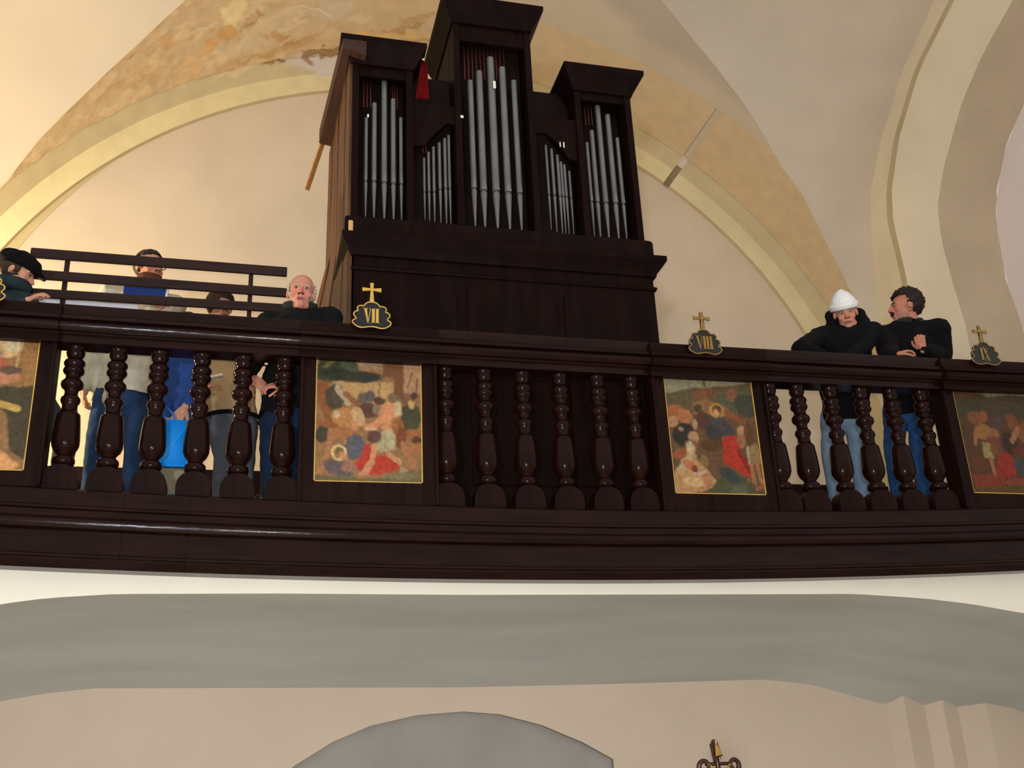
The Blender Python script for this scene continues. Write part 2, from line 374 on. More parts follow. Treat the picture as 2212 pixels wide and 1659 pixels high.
# side arch on the right: fillet, pale jamb, brownish splay, window recess
def side_curve(px_, X, ext=.9):
    P = [atx(u, v, X) for u, v in px_]
    d0 = (P[0]-P[1]).normalized(); t = P[0]+d0*ext; b = P[-1]
    return [t]+P+[Vector((X, b.y+.03, b.z-1.2)), Vector((X, b.y+.06, ZF))]
S1 = side_curve([(2050, 0), (1975, 151), (1931, 298), (1914, 412), (1917, 481), (1945, 595), (1958, 678)], 5.525)
S1b = side_curve([(2062, 0), (1986, 151), (1942, 298), (1926, 412), (1930, 481), (1957, 595), (1970, 678)], 5.50)
S2 = side_curve([(2188, 0), (2124, 114), (2078, 220), (2037, 366), (2025, 450), (2034, 520), (2060, 618), (2085, 700)], 5.78)
S3 = side_curve([(2260, 120), (2212, 224), (2174, 311), (2153, 412), (2152, 470), (2156, 504), (2174, 609), (2212, 714)], 6.35)
c0 = [S0[1]]+S0[2:]
cu = [side_curve(Spx, XR), S1, S1b, S2, S3]
for k, m_ in enumerate((PALE, STEP, PALE, BROWNISH)):
    o = loft('trim_%d' % (10+k), cu[k], cu[k+1], m_, n=70)
    o['label'] = ('pale fillet of the side arch', 'narrow groove of the side arch', 'pale jamb of the side arch', 'brownish window splay right of the side arch')[k]
s3 = resample(S3, 40)
loft('window_1', s3, [(6.5, p[1]-2.6, p[2]) for p in s3], LILAC, raw=True)['label'] = 'pale lilac white window recess at the right edge'

# ---- under the gallery: white face, grey basket-arch soffit, rear wall with niche, clustered pilaster
fr_px = [(0, 1305), (100, 1292), (250, 1283), (600, 1282), (1000, 1285), (1500, 1284), (1850, 1283), (2000, 1293), (2100, 1305), (2212, 1325)]
YF = .08
fr = [Vector(p) for p in ((-3.6, YF, ZF), (-3.5, YF, -1.9), (-3.1, YF, -1.2), (-2.3, YF, -.80))]+[at(u, v, YF) for u, v in fr_px]+[Vector(p) for p in ((5.1, YF, -.93), (5.8, YF, -1.3), (6.4, YF, -2.0), (6.6, YF, ZF))]
re_px = [(0, 1515), (100, 1498), (200, 1487), (600, 1486), (1000, 1485), (1300, 1478), (1650, 1468), (1750, 1478), (1900, 1520)]
re = [Vector(p) for p in ((-3.7, YL, ZF), (-3.6, YL, -2.1), (-3.1, YL, -1.5), (-2.4, YL, -1.2))]+[at(u, v, YL) for u, v in re_px]+[Vector(p) for p in ((4.9, YL, -1.30), (5.7, YL, -1.6), (6.5, YL, -2.2), (6.7, YL, ZF))]
f_ = resample(fr, 120)
loft('wall_front', f_, [(p[0], YF, -.30) for p in f_], WHITE, raw=True)['label'] = 'white limewashed arch face below the gallery'
# soffit: match front and rear edge by height fraction along each end and by x in the middle
def param(pts):
    P = np.array([tuple(p) for p in pts]); s = np.r_[0, np.cumsum(np.linalg.norm(np.diff(P, axis=0), axis=1))]
    return P, s/s[-1]
Pf, sf = param(fr); Pr, sr = param(re); tt = np.linspace(0, 1, 140)
ip = lambda P, s: np.stack([np.interp(tt, s, P[:, k]) for k in range(3)], 1)
A0, B0 = ip(Pf, sf), ip(Pr, sr)
V = []; Fc = []; NS = 14
for j in range(NS+1):
    q = j/NS; row = A0+(B0-A0)*q; row[:, 2] += .05*math.sin(PI*q)
    V += list(row)
n_ = len(tt)
for j in range(NS):
    for i in range(n_-1): Fc.append((j*n_+i, j*n_+i+1, (j+1)*n_+i+1, (j+1)*n_+i))
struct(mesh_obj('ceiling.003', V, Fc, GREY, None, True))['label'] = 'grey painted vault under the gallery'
# rear wall under the gallery, with a segmental-arched grey niche
arc_n = [at(u, v, YL) for u, v in ((600, 1690), (635, 1655), (720, 1602), (800, 1568), (900, 1545), (1000, 1537), (1080, 1543), (1170, 1566), (1260, 1604), (1325, 1640))]
xL, xN = arc_n[0].x, arc_n[-1].x
V = []; Fc = []
for p in arc_n: V += [(p.x, YL, p.z), (p.x, YL, -.5)]
for i in range(len(arc_n)-1): Fc.append((2*i, 2*i+2, 2*i+3, 2*i+1))
k = len(V); V += [(-4.6, YL, ZF), (xL, YL, ZF), (xL, YL, -.5), (-4.6, YL, -.5), (xN, YL, ZF), (7.4, YL, ZF), (7.4, YL, -.5), (xN, YL, -.5)]
Fc += [(k, k+1, k+2, k+3), (k+4, k+5, k+6, k+7)]
struct(mesh_obj('wall_back.001', V, Fc, LOWER))['label'] = 'cream wall under the gallery'
loop = [(xL, ZF)]+[(p.x, p.z) for p in arc_n]+[(xN, ZF)]
V = [(x, YL, z) for x, z in loop]+[(x, YL+.05, z) for x, z in loop]; n = len(loop)
Fc = [(i, i+1, n+i+1, n+i) for i in range(n-1)]+[tuple(range(n, 2*n))]
struct(mesh_obj('door_1', V, Fc, GREY2))['label'] = 'grey arched door recess under the gallery'
plan = [(at(u, 1600, y).x, y) for u, y in ((1928, YL), (1968, YL-.075), (2010, YL-.015), (2052, YL-.07), (2082, YL-.025), (2146, YL-.08), (2260, YL-.04))]
loft('trim_14', [(x, y, ZF) for x, y in plan], [(x, y, -.90) for x, y in plan], LOWER, raw=True, smooth=False)['label'] = 'clustered wall pilaster under the gallery'
# dark skirting on the back wall of the gallery
zs = at(1740, 1047, 2.96).z
struct(box('baseboard_back', (1.4, 2.97, (zs+ZG)/2), (11.6, .05, zs-ZG), DARK))['label'] = 'dark skirting board of the gallery wall'

# ================================================================== BALUSTRADE
bal = thing('gallery_balustrade', (0, 0, 0), 'long dark varnished wooden gallery balustrade with turned balusters under the organ', 'balustrade')
def zz(v, Y): return at(300, v, Y).z
X300 = at(300, 700, 0).x
def sag_top(x, z): return .003*((x-1.9)**2-(X300-1.9)**2)*.7
def sag_base(x, z):
    k = .0075; return k*((x-1.6)**2-(X300-1.6)**2)
def sag_mid(x): return sag_base(x, 0)+(.0)
def bulge(Yc, v0, v1, d, back, n=7):
    # flattened ovolo, leaning back towards its lower edge
    P = []
    for i in range(n):
        t = i/(n-1); Y = Yc-d*(1 if 0 < i < n-1 else .2)+back*t-.007*math.sin(PI*t); P.append((Y, zz(v0+(v1-v0)*t, Y)))
    return P
def rail_prof(o):
    P = [(.13, zz(668, -.05)), (-.045+o, zz(668, -.045+o)), (-.05+o, zz(671, -.05+o)), (-.05+o, zz(688, -.05+o)), (-.074+o, zz(690, -.074+o)), (-.070+o, zz(697, -.070+o)), (-.055+o, zz(700, -.055+o))]
    P += bulge(-.055+o, 701, 726, .036, .026)
    P += [(-.03+o, zz(730, -.03+o)), (-.03+o, zz(748, -.03+o)), (.10, zz(748, -.03))]
    return P
panels = [('VI', -2.08, -1.48, .02, .775), ('VII', -.02, .585, 0.0, .79), ('VIII', 2.10, 2.70, -.025, .76), ('IX', 4.175, 4.77, .02, .795)]
bounds = [-3.3]
for n_, x0, x1, z0, z1 in panels: bounds += [x0-.085, x1+.085]
bounds += [6.4]
for i in range(len(bounds)-1):
    a_, b_ = bounds[i], bounds[i+1]; pan = i % 2 == 1
    e = .012 if pan else 0
    xs = np.linspace(a_-e, b_+e, 8)
    sweep_x('handrail', rail_prof(-.03 if pan else 0), xs, DARK if pan else RAIL, bal, sag_top)
def base_prof():
    P = [(.13, zz(1063, -.03)), (-.03, zz(1063, -.03)), (-.045, zz(1066, -.045)), (-.045, zz(1097, -.045)), (-.064, zz(1099, -.064)), (-.064, zz(1104, -.064)), (-.052, zz(1108, -.052)), (-.052, zz(1121, -.052))]
    P += bulge(-.052, 1122, 1150, .032, .014)
    P += [(-.036, zz(1152, -.036)), (-.04, zz(1200, -.04)), (-.06, zz(1202, -.06)), (-.06, zz(1207, -.06)), (-.05, zz(1209, -.05)), (-.052, zz(1214, -.052)), (-.03, zz(1232, -.03)), (.08, zz(1232, -.03))]
    return P
js = [-3.3, at(262, 1135, -.08).x, at(405, 1140, -.08).x, 1.9, 6.4]
for i in range(len(js)-1):
    sweep_x('base_moulding', base_prof(), np.linspace(js[i]+.0006, js[i+1]-.0006, 10), RAIL, bal, sag_base)
# thin top ledge of the base carries balusters
zb0 = zz(1063, -.03); zr0 = zz(748, -.03)
def zbase(x): return zb0+sag_base(x, 0)
def zrail(x): return zr0+sag_top(x, 0)
prof = [(.15, .05), (.172, .048), (.178, .046), (.185, .056), (.205, .062), (.225, .060), (.238, .048), (.248, .040), (.262, .046), (.285, .064), (.315, .0745), (.35, .076), (.40, .0735), (.46, .069), (.515, .064), (.528, .060), (.536, .048), (.56, .043), (.59, .042), (.605, .050), (.622, .055), (.640, .051), (.650, .040), (.675, .036), (.695, .040), (.71, .056), (.73, .063), (.75, .060), (.768, .044), (.785, .040), (.80, .042), (.812, .054), (.828, .060), (.846, .055), (.856, .050), (.866, .055), (.882, .060), (.898, .055), (.908, .044), (.922, .041), (.935, .048), (.955, .053), (.972, .048), (.98, .054), (1.0, .054)]
bx_px = [(133, 964), (230, 964), (324, 970), (420, 973), (514, 975), (608, 977), (968, 992), (1056, 996), (1142, 996), (1226, 1003), (1310, 1002), (1387.5, 1008), (1695, 1011), (1758, 1015), (1833, 1020), (1901, 1022), (1967, 1015), (2035, 1020)]
bm_mesh = lathe_mesh('baluster', [(z, r*.93) for z, r in prof], 22)
bm = bmesh.new(); add_prism(bm, [(-.090, 0), (.090, 0), (.090, .075), (.086, .105), (.074, .135), (.055, .158), (.030, .171), (0, .175), (-.030, .171), (-.055, .158), (-.074, .135), (-.086, .105), (-.090, .075)], -.055, .055)
bmesh.ops.recalc_face_normals(bm, faces=bm.faces); pl_mesh = bpy.data.meshes.new('plinth'); bm.to_mesh(pl_mesh); bm.free()
for u, v in bx_px:
    x = at(u, v, -.01).x+.005
    o = link('baluster', bm_mesh, GLOSS, bal); z0 = zbase(x); h = zrail(x)-z0
    o.location = (x, .06, z0-.004); o.scale = (1, 1, h+.012)
    q = link('plinth', pl_mesh, DARKV, o)
# panel frames (open centre holds the painting)
for n_, x0, x1, z0, z1 in panels:
    xa, xb = x0-.085, x1+.085; xm = (x0+x1)/2
    zt_, zb_ = zrail(xm)+.02, zbase(xm)-.01
    bm = bmesh.new()
    for x_0, x_1, za, zb__ in ((xa, x0, zb_, zt_), (x1, xb, zb_, zt_), (x0, x1, z1, zt_), (x0, x1, zb_, z0)):
        add_box(bm, ((x_0+x_1)/2, .05, (za+zb__)/2), (x_1-x_0, .13, zb__-za))
    from_bm('panel_frame', bm, DARKV, bal)
    for xe in (xa+.008, xb-.008):
        box('panel_edge', (xe, .0, (zb_+zt_)/2), (.022, .07, zt_-zb_-.01), DARKV, bal)

# ------------------------------------------------------------------ station paintings
def paint(strokes, bg, nu=96, nv=124, k=1.0, seed=1):
    u, v = np.meshgrid((np.arange(nu)+.0)/(nu-1), (np.arange(nv)+.0)/(nv-1))
    rs = np.random.RandomState(seed)
    def sm(a_, t):
        for _ in range(t): a_ = (a_+np.roll(a_, 1, 0)+np.roll(a_, -1, 0)+np.roll(a_, 1, 1)+np.roll(a_, -1, 1))/5
        return a_
    w1, w2, w3 = (sm(rs.randn(nv, nu), 6)*.016 for _ in range(3))
    uu, vv = u+w1, v+w2
    c = np.ones((nv, nu, 3))*lin(bg)
    for s in strokes:
        if s[0] == 'e':
            _, cx, cy, rx, ry, ang, colr_ = s; a_ = math.radians(ang); dx, dy = uu-cx, (vv-cy)
            X, Y_ = (dx*math.cos(a_)+dy*math.sin(a_))/rx, (-dx*math.sin(a_)+dy*math.cos(a_))/ry
            mk = np.clip((1-np.hypot(X, Y_))*min(rx, ry)/.014+.5, 0, 1)
        elif s[0] == 'r':
            _, cx, cy, r, wd, colr_ = s; mk = np.clip((wd-abs(np.hypot(uu-cx, (vv-cy)*1.28)-r))/.010+.5, 0, 1)
        elif s[0] == 'l':
            _, pts, wd, colr_ = s; d = np.full(uu.shape, 9.)
            for (xa, ya), (xb, yb) in zip(pts[:-1], pts[1:]):
                t = np.clip(((uu-xa)*(xb-xa)+(vv-ya)*(yb-ya))/((xb-xa)**2+(yb-ya)**2+1e-9), 0, 1)
                d = np.minimum(d, np.hypot(uu-xa-t*(xb-xa), vv-ya-t*(yb-ya)))
            mk = np.clip((wd/2-d)/.010+.5, 0, 1)
        else:
            _, pts, colr_ = s; ins = np.zeros(uu.shape, bool); n = len(pts)
            for i in range(n):
                (xa, ya), (xb, yb) = pts[i], pts[(i+1) % n]
                if ya == yb: continue
                ins ^= ((ya > vv) != (yb > vv)) & (uu < (xb-xa)*(vv-ya)/(yb-ya)+xa)
            mk = sm(ins.astype(float), 1)
        mk = mk[..., None]*.92; c = c*(1-mk)+lin(colr_)*mk
    c *= (1+w3[..., None]*14+.10*sm(rs.randn(nv, nu), 1)[..., None])
    return np.clip(c*k, 0, 1)
SK = (206, 146, 104); SK2 = (176, 118, 78)
VII = [('p', [(.15, .24), (.75, .24), (.75, .42), (.15, .42)], (190, 152, 100)), ('p', [(.82, 0), (1, 0), (1, .32), (.82, .36)], (180, 138, 100)),
 ('p', [(0, 0), (.1, 0), (.05, .1), (0, .12)], (170, 140, 96)), ('e', .2, .12, .2, .1, -10, (46, 56, 34)), ('e', .12, .2, .14, .06, 0, (52, 56, 30)), ('e', .32, .2, .26, .05, 3, (40, 46, 30)), ('e', .48, .04, .15, .03, 0, (54, 58, 34)),
 ('p', [(.36, .07), (.5, .08), (.5, .05), (.63, .06), (.63, .14), (.4, .15)], (166, 136, 104)), ('e', .3, .11, .1, .05, 20, (78, 88, 62)), ('e', .14, .1, .09, .02, -30, (110, 104, 52)), ('e', .47, .2, .16, .035, 0, (48, 52, 40)),
 ('p', [(.64, .01), (.83, .02), (.83, .36), (.74, .36), (.73, .2), (.62, .2)], (118, 74, 46)), ('l', [(.6, .25), (.59, .36)], .01, (80, 56, 40)), ('l', [(.91, .16), (.86, .28)], .01, (70, 50, 40)), ('l', [(.96, .2), (.95, .3)], .012, (74, 54, 40)),
 ('p', [(0, .24), (.1, .25), (.16, .4), (.22, .56), (.1, .56), (.02, .4)], (138, 82, 46)), ('e', .18, .37, .09, .1, 0, (62, 62, 48)), ('l', [(.2, .3), (.3, .41)], .05, (186, 164, 134)), ('l', [(.28, .35), (.42, .43)], .05, (140, 88, 52)),
 ('e', .44, .37, .05, .045, 0, (92, 84, 76)), ('e', .51, .355, .045, .045, 0, (86, 80, 80)), ('e', .6, .385, .065, .03, 8, (74, 48, 38)), ('e', .5, .46, .1, .06, 0, (84, 54, 46)), ('e', .57, .45, .04, .04, 0, (140, 118, 90)),
 ('l', [(0, .56), (.3, .6)], .055, (148, 90, 48)), ('e', .3, .53, .15, .075, 8, (190, 132, 78)), ('e', .4, .51, .055, .075, -30, (204, 164, 116)), ('e', .2, .5, .03, .025, 0, (200, 180, 150)), ('l', [(.38, .56), (.29, .71)], .045, SK), ('e', .27, .64, .12, .05, 0, (164, 108, 66)),
 ('e', .07, .65, .07, .06, 0, (52, 56, 44)), ('l', [(.15, .63), (.14, .74), (.08, .9), (.04, .94)], .055, SK2),
 ('e', .89, .5, .1, .11, 0, (62, 66, 44)), ('e', .86, .36, .07, .045, 0, (120, 84, 58)), ('e', .9, .4, .03, .035, 0, (204, 160, 100)), ('e', .93, .33, .04, .025, 0, (70, 48, 40)),
 ('e', .69, .5, .1, .12, 20, (214, 146, 100)), ('e', .77, .45, .04, .07, 0, (202, 180, 136)), ('e', .72, .36, .05, .04, 0, (122, 98, 66)), ('l', [(.64, .5), (.56, .57), (.47, .59)], .05, (216, 148, 104)), ('l', [(.56, .6), (.48, .6)], .02, (224, 190, 150)), ('e', .77, .58, .06, .08, 0, (150, 96, 54)),
 ('p', [(.62, .62), (.7, .59), (.76, .68), (.77, .74), (.62, .78), (.53, .73)], (184, 172, 130)), ('l', [(.66, .64), (.64, .76)], .014, (150, 140, 104)), ('e', .93, .65, .09, .05, 15, (160, 102, 62)), ('e', .95, .68, .05, .035, 0, (80, 50, 34)), ('e', .93, .74, .09, .04, -20, (168, 110, 66)), ('e', .55, .66, .07, .05, 0, (96, 60, 56)),
 ('e', .8, .66, .05, .08, 20, (124, 66, 40)), ('e', .37, .74, .1, .09, -30, (88, 92, 104)), ('p', [(.46, .71), (.52, .72), (.58, .8), (.66, .79), (.8, .88), (.72, .92), (.5, .95), (.33, .88), (.42, .82)], (186, 52, 36)), ('l', [(.55, .74), (.53, .84), (.46, .93)], .055, SK), ('l', [(.42, .94), (.5, .91)], .03, SK), ('l', [(.82, .71), (.9, .84), (.93, .92)], .05, SK2), ('l', [(.68, .79), (.78, .84)], .04, SK), ('l', [(.8, .9), (.92, .94)], .03, (168, 146, 116)),
 ('r', .225, .785, .06, .013, (220, 190, 130)), ('e', .23, .775, .035, .03, 0, (112, 92, 50)), ('e', .26, .81, .045, .025, 20, SK), ('e', .22, .9, .14, .055, 15, (96, 84, 88)), ('e', .32, .89, .07, .04, 0, (160, 112, 92)),
 ('p', [(0, .95), (.3, .95), (.6, .97), (.9, .9), (1, .9), (1, 1), (0, 1)], (110, 102, 66)), ('e', .8, .95, .14, .02, 0, (130, 120, 84)), ('l', [(.4, .965), (.6, .96)], .02, (170, 116, 70))]
VIII = [('p', [(0, 0), (1, 0), (1, .06), (.7, .1), (.35, .13), (0, .19)], (160, 154, 122)), ('p', [(0, .19), (.35, .13), (.6, .15), (1, .06), (1, .35), (0, .3)], (104, 92, 64)), ('p', [(.3, .2), (.36, .13), (.52, .12), (.6, .18), (.5, .22), (.3, .22)], (134, 88, 54)), ('e', .46, .09, .02, .025, 0, (110, 80, 60)), ('e', .8, .2, .2, .08, -15, (92, 92, 66)), ('e', .76, .17, .07, .05, -30, (146, 96, 66)), ('e', .92, .26, .14, .1, 0, (66, 70, 54)),
 ('p', [(.3, .25), (.45, .22), (.65, .27), (.75, .35), (.3, .36)], (158, 110, 72)), ('e', .1, .34, .12, .06, 0, (184, 112, 70)), ('e', .2, .37, .08, .06, 0, (192, 122, 80)), ('e', .06, .42, .06, .05, 0, (190, 140, 96)), ('e', .36, .3, .05, .035, 0, (64, 66, 40)), ('e', .4, .4, .1, .07, 0, (92, 58, 46)), ('e', .3, .43, .03, .04, 0, (206, 162, 124)),
 ('e', .16, .52, .12, .09, -20, (44, 42, 40)), ('e', .14, .48, .03, .02, 0, (170, 140, 100)), ('e', .27, .54, .06, .05, 0, (194, 150, 112)), ('e', .24, .6, .07, .04, 0, (140, 96, 72)),
 ('r', .565, .315, .07, .011, (206, 160, 72)), ('e', .57, .29, .05, .025, 0, (100, 62, 36)), ('e', .56, .33, .035, .035, 0, (202, 150, 106)), ('p', [(.5, .37), (.62, .36), (.74, .46), (.74, .56), (.5, .56), (.4, .5)], (74, 72, 76)), ('l', [(.68, .33), (.86, .4)], .05, (150, 86, 48)), ('e', .47, .6, .14, .05, 0, (96, 62, 34)), ('e', .5, .5, .1, .06, 0, (66, 62, 58)),
 ('p', [(.58, .53), (.74, .52), (.78, .66), (.82, .78), (.88, .86), (.74, .82), (.58, .74)], (196, 54, 34)), ('l', [(.76, .66), (.85, .8)], .05, (150, 34, 30)), ('e', .82, .5, .05, .07, 0, (206, 150, 112)), ('e', .8, .56, .05, .06, 20, (170, 110, 74)), ('e', .9, .5, .06, .1, 0, (104, 70, 42)), ('p', [(.86, .6), (.97, .58), (1, .75), (.86, .74)], (160, 128, 86)), ('l', [(.86, .62), (.86, .74)], .03, (190, 170, 130)), ('l', [(.88, .76), (.89, .92)], .045, SK2), ('l', [(.95, .76), (.97, .9)], .04, SK2), ('l', [(.82, .88), (.78, .91)], .03, (190, 160, 120)),
 ('p', [(.2, .62), (.28, .62), (.27, .72), (.38, .8), (.48, .92), (.3, .98), (0, 1), (.02, .82), (.12, .76)], (206, 160, 104)), ('e', .22, .63, .045, .05, 0, (208, 186, 142)), ('p', [(.12, .72), (.22, .68), (.2, .8), (.06, .82)], (204, 182, 142)), ('e', .2, .77, .08, .04, 20, (200, 116, 76)), ('e', .24, .8, .04, .03, 0, (120, 60, 50)), ('e', .22, .9, .11, .04, 5, (222, 184, 130)), ('e', .36, .86, .07, .06, 30, (190, 132, 90)), ('l', [(.24, .84), (.36, .82)], .025, (216, 184, 150)), ('l', [(.06, .97), (.3, .95), (.44, .92)], .02, (190, 130, 98)), ('e', .36, .73, .05, .05, 0, (146, 112, 66)),
 ('e', .1, .68, .08, .04, -20, (168, 92, 50)), ('p', [(.46, .9), (.6, .8), (.8, .86), (1, .97), (1, 1), (.35, 1)], (82, 84, 58)), ('e', .62, .84, .12, .05, 20, (60, 68, 64)), ('e', .7, .96, .1, .035, 0, (104, 104, 78)), ('l', [(.9, .95), (.98, .93)], .03, (170, 96, 60))]
IX = [('p', [(0, 0), (1, 0), (1, .12), (.5, .14), (.3, .08), (0, .05)], (156, 142, 110)), ('p', [(0, 0), (.24, 0), (.2, .12), (0, .2)], (110, 74, 46)), ('e', .38, .07, .07, .03, 0, (76, 70, 54)), ('p', [(0, .14), (.4, .14), (.7, .1), (1, .1), (1, .3), (0, .34)], (78, 70, 46)), ('e', .55, .2, .2, .06, 0, (88, 70, 46)), ('e', .25, .33, .12, .06, 0, (146, 92, 52)), ('e', .35, .31, .05, .05, 0, (166, 98, 62)), ('e', .52, .36, .1, .06, 0, (92, 74, 66)), ('e', .72, .35, .08, .08, 0, (138, 82, 48)), ('e', .85, .45, .1, .1, 0, (150, 92, 56)), ('e', .92, .38, .1, .06, 0, (130, 84, 40)),
 ('e', .3, .45, .12, .07, -10, (176, 122, 70)), ('e', .42, .47, .09, .06, 0, (160, 108, 76)), ('l', [(.2, .47), (.17, .56)], .05, SK2), ('e', .42, .53, .1, .04, 0, (140, 66, 66)), ('p', [(.26, .54), (.36, .55), (.38, .7), (.24, .68)], (176, 158, 96)), ('e', .42, .6, .08, .06, 0, (130, 84, 46)), ('l', [(.32, .7), (.34, .86)], .05, SK2), ('e', .62, .55, .1, .1, 0, (64, 44, 32)), ('l', [(.66, .52), (.76, .42)], .06, (184, 126, 84)), ('e', .8, .62, .18, .06, 0, (112, 56, 44)), ('p', [(.42, .66), (.55, .62), (.66, .72), (.6, .84), (.4, .88), (.36, .8)], (168, 50, 34)), ('e', .72, .76, .12, .07, 10, (70, 76, 80)), ('r', .9, .75, .05, .012, (190, 160, 90)), ('e', .91, .77, .035, .03, 0, (180, 130, 90)), ('p', [(.05, .84), (.3, .82), (.5, .9), (.3, .97), (.05, .95)], (146, 60, 36)), ('e', .16, .74, .1, .06, 0, (112, 62, 40)), ('l', [(.5, .9), (.95, .86)], .06, (150, 70, 50)), ('p', [(0, .95), (1, .9), (1, 1), (0, 1)], (104, 76, 36))]
VI = [('p', [(0, 0), (.5, .0), (.44, .2), (0, .3)], (150, 110, 60)), ('e', .66, .08, .2, .11, 0, (214, 176, 124)), ('e', .78, .07, .08, .06, 0, (206, 190, 150)), ('p', [(.86, 0), (1, 0), (1, .4), (.86, .4)], (150, 108, 62)), ('l', [(.84, .05), (.82, .3)], .02, (180, 140, 90)), ('e', .64, .14, .06, .04, 0, (150, 132, 100)), ('e', .66, .22, .1, .05, 0, (176, 96, 70)), ('e', .74, .31, .13, .06, 0, (186, 124, 92)), ('e', .78, .27, .1, .03, 0, (84, 70, 56)), ('e', .45, .3, .2, .12, 0, (140, 90, 50)), ('p', [(.6, .4), (1, .38), (1, .92), (.86, .86), (.8, .6)], (58, 56, 40)), ('e', .5, .4, .12, .06, 0, (150, 126, 90)), ('e', .52, .46, .06, .04, 0, (206, 150, 110)), ('e', .52, .52, .18, .05, 10, (206, 186, 150)), ('l', [(.6, .5), (.78, .53), (.88, .55)], .05, (196, 160, 84)), ('e', .54, .64, .2, .1, 0, (206, 150, 96)), ('e', .48, .63, .13, .07, 0, (104, 98, 88)), ('p', [(.2, .68), (.7, .66), (.74, .82), (.96, .96), (.9, 1), (0, 1)], (210, 152, 100)), ('l', [(.4, .7), (.5, .95)], .05, (188, 128, 84)), ('l', [(.62, .74), (.7, .94)], .03, (196, 138, 94)), ('e', .15, .6, .2, .2, 0, (120, 84, 60))]
GROUP_P = 'station paintings set into the balustrade'
pl = {'VI': ('painting set in the balustrade at the far left, figure in a salmon robe', VI, (140, 104, 66)),
      'VII': ('painting left of the organ base, man in a white skirt above a fallen red-robed figure', VII, (150, 112, 72)),
      'VIII': ('painting right of the organ base, haloed figure in a red robe facing seated women', VIII, (112, 82, 54)),
      'IX': ('dark painting at the far right end of the balustrade, brown crowd of figures', IX, (96, 66, 42))}
for i, (n_, x0, x1, z0, z1) in enumerate(panels):
    t = thing('station_painting', ((x0+x1)/2, 0, z0), pl[n_][0], 'painting', GROUP_P)
    c = paint(pl[n_][1], pl[n_][2], k={'VI': 1.0, 'VII': .85, 'VIII': .7, 'IX': .6}[n_], seed=i+3); nv, nu = c.shape[:2]
    V = [(x0+(x1-x0)*a_/(nu-1), -.004, z1-(z1-z0)*b_/(nv-1)) for b_ in range(nv) for a_ in range(nu)]
    Fc = [(b_*nu+a_, (b_+1)*nu+a_, (b_+1)*nu+a_+1, b_*nu+a_+1) for b_ in range(nv-1) for a_ in range(nu-1)]
    # back and sides give the panel its thickness
    k = len(V); V += [(x0, .012, z1), (x1, .012, z1), (x1, .012, z0), (x0, .012, z0)]; Fc.append((k, k+1, k+2, k+3))
    o = mesh_obj('canvas', V, Fc, CANVAS, t); set_col(o.data, np.vstack([c.reshape(-1, 3), np.tile(lin((60, 40, 28)), (4, 1))]))
    bm = bmesh.new(); g = .0065
    for cx, cz, sx, sz in ((x0+g/2, (z0+z1)/2, g, z1-z0), (x1-g/2, (z0+z1)/2, g, z1-z0), ((x0+x1)/2, z0+g/2, x1-x0, g), ((x0+x1)/2, z1-g/2, x1-x0, g)):
        add_box(bm, (cx, -.006, cz), (sx, .008, sz))
    from_bm('gold_border', bm, GOLD, t)

# ------------------------------------------------------------------ numbered plaques with crosses
half = [(0, 1.0), (.16, .985), (.29, .92), (.385, .80), (.42, .755), (.50, .765), (.60, .775), (.70, .72), (.755, .62), (.74, .53), (.70, .475), (.75, .455), (.86, .42), (.93, .33), (.93, .22), (.84, .115), (.80, .055), (.84, .0), (.93, -.03), (1.0, -.12), (.97, -.22), (.86, -.33), (.70, -.42), (.52, -.455), (.35, -.43), (.16, -.385), (0, -.37)]
def smooth_poly(p, it=2):
    for _ in range(it):
        q = []
        for i in range(len(p)):
            a_, b_ = p[i], p[(i+1) % len(p)]
            q += [(a_[0]*.75+b_[0]*.25, a_[1]*.75+b_[1]*.25), (a_[0]*.25+b_[0]*.75, a_[1]*.25+b_[1]*.75)]
        p = q
    return p
outline = smooth_poly(half+[(-x, z) for x, z in half[-2:0:-1]])
def numeral(bm, txt, x, z0, h, y):
    """roman numeral with thick and hairline strokes and serifs, as flat raised bars."""
    def bar(pts): add_prism(bm, pts, y-.0015, y+.0015)
    cur = x
    for ch in txt:
        if ch == 'I':
            bar([(cur, z0), (cur+.016, z0), (cur+.016, z0+h), (cur, z0+h)]); bar([(cur-.005, z0+h-.003), (cur+.021, z0+h-.003), (cur+.021, z0+h), (cur-.005, z0+h)]); bar([(cur-.005, z0), (cur+.021, z0), (cur+.021, z0+.003), (cur-.005, z0+.003)]); cur += .0225
        if ch == 'V':
            bar([(cur, z0+h), (cur+.016, z0+h), (cur+.026, z0), (cur+.020, z0)]); bar([(cur+.037, z0+h), (cur+.041, z0+h), (cur+.026, z0), (cur+.022, z0+.004)]); bar([(cur-.006, z0+h-.003), (cur+.022, z0+h-.003), (cur+.022, z0+h), (cur-.006, z0+h)]); bar([(cur+.031, z0+h-.003), (cur+.047, z0+h-.003), (cur+.047, z0+h), (cur+.031, z0+h)]); cur += .046
        if ch == 'X':
            bar([(cur, z0+h), (cur+.015, z0+h), (cur+.04, z0), (cur+.025, z0)]); bar([(cur+.033, z0+h), (cur+.037, z0+h), (cur+.007, z0), (cur+.003, z0)]); cur += .046
wid = {'VI': .068, 'VII': .091, 'VIII': .113, 'IX': .067}
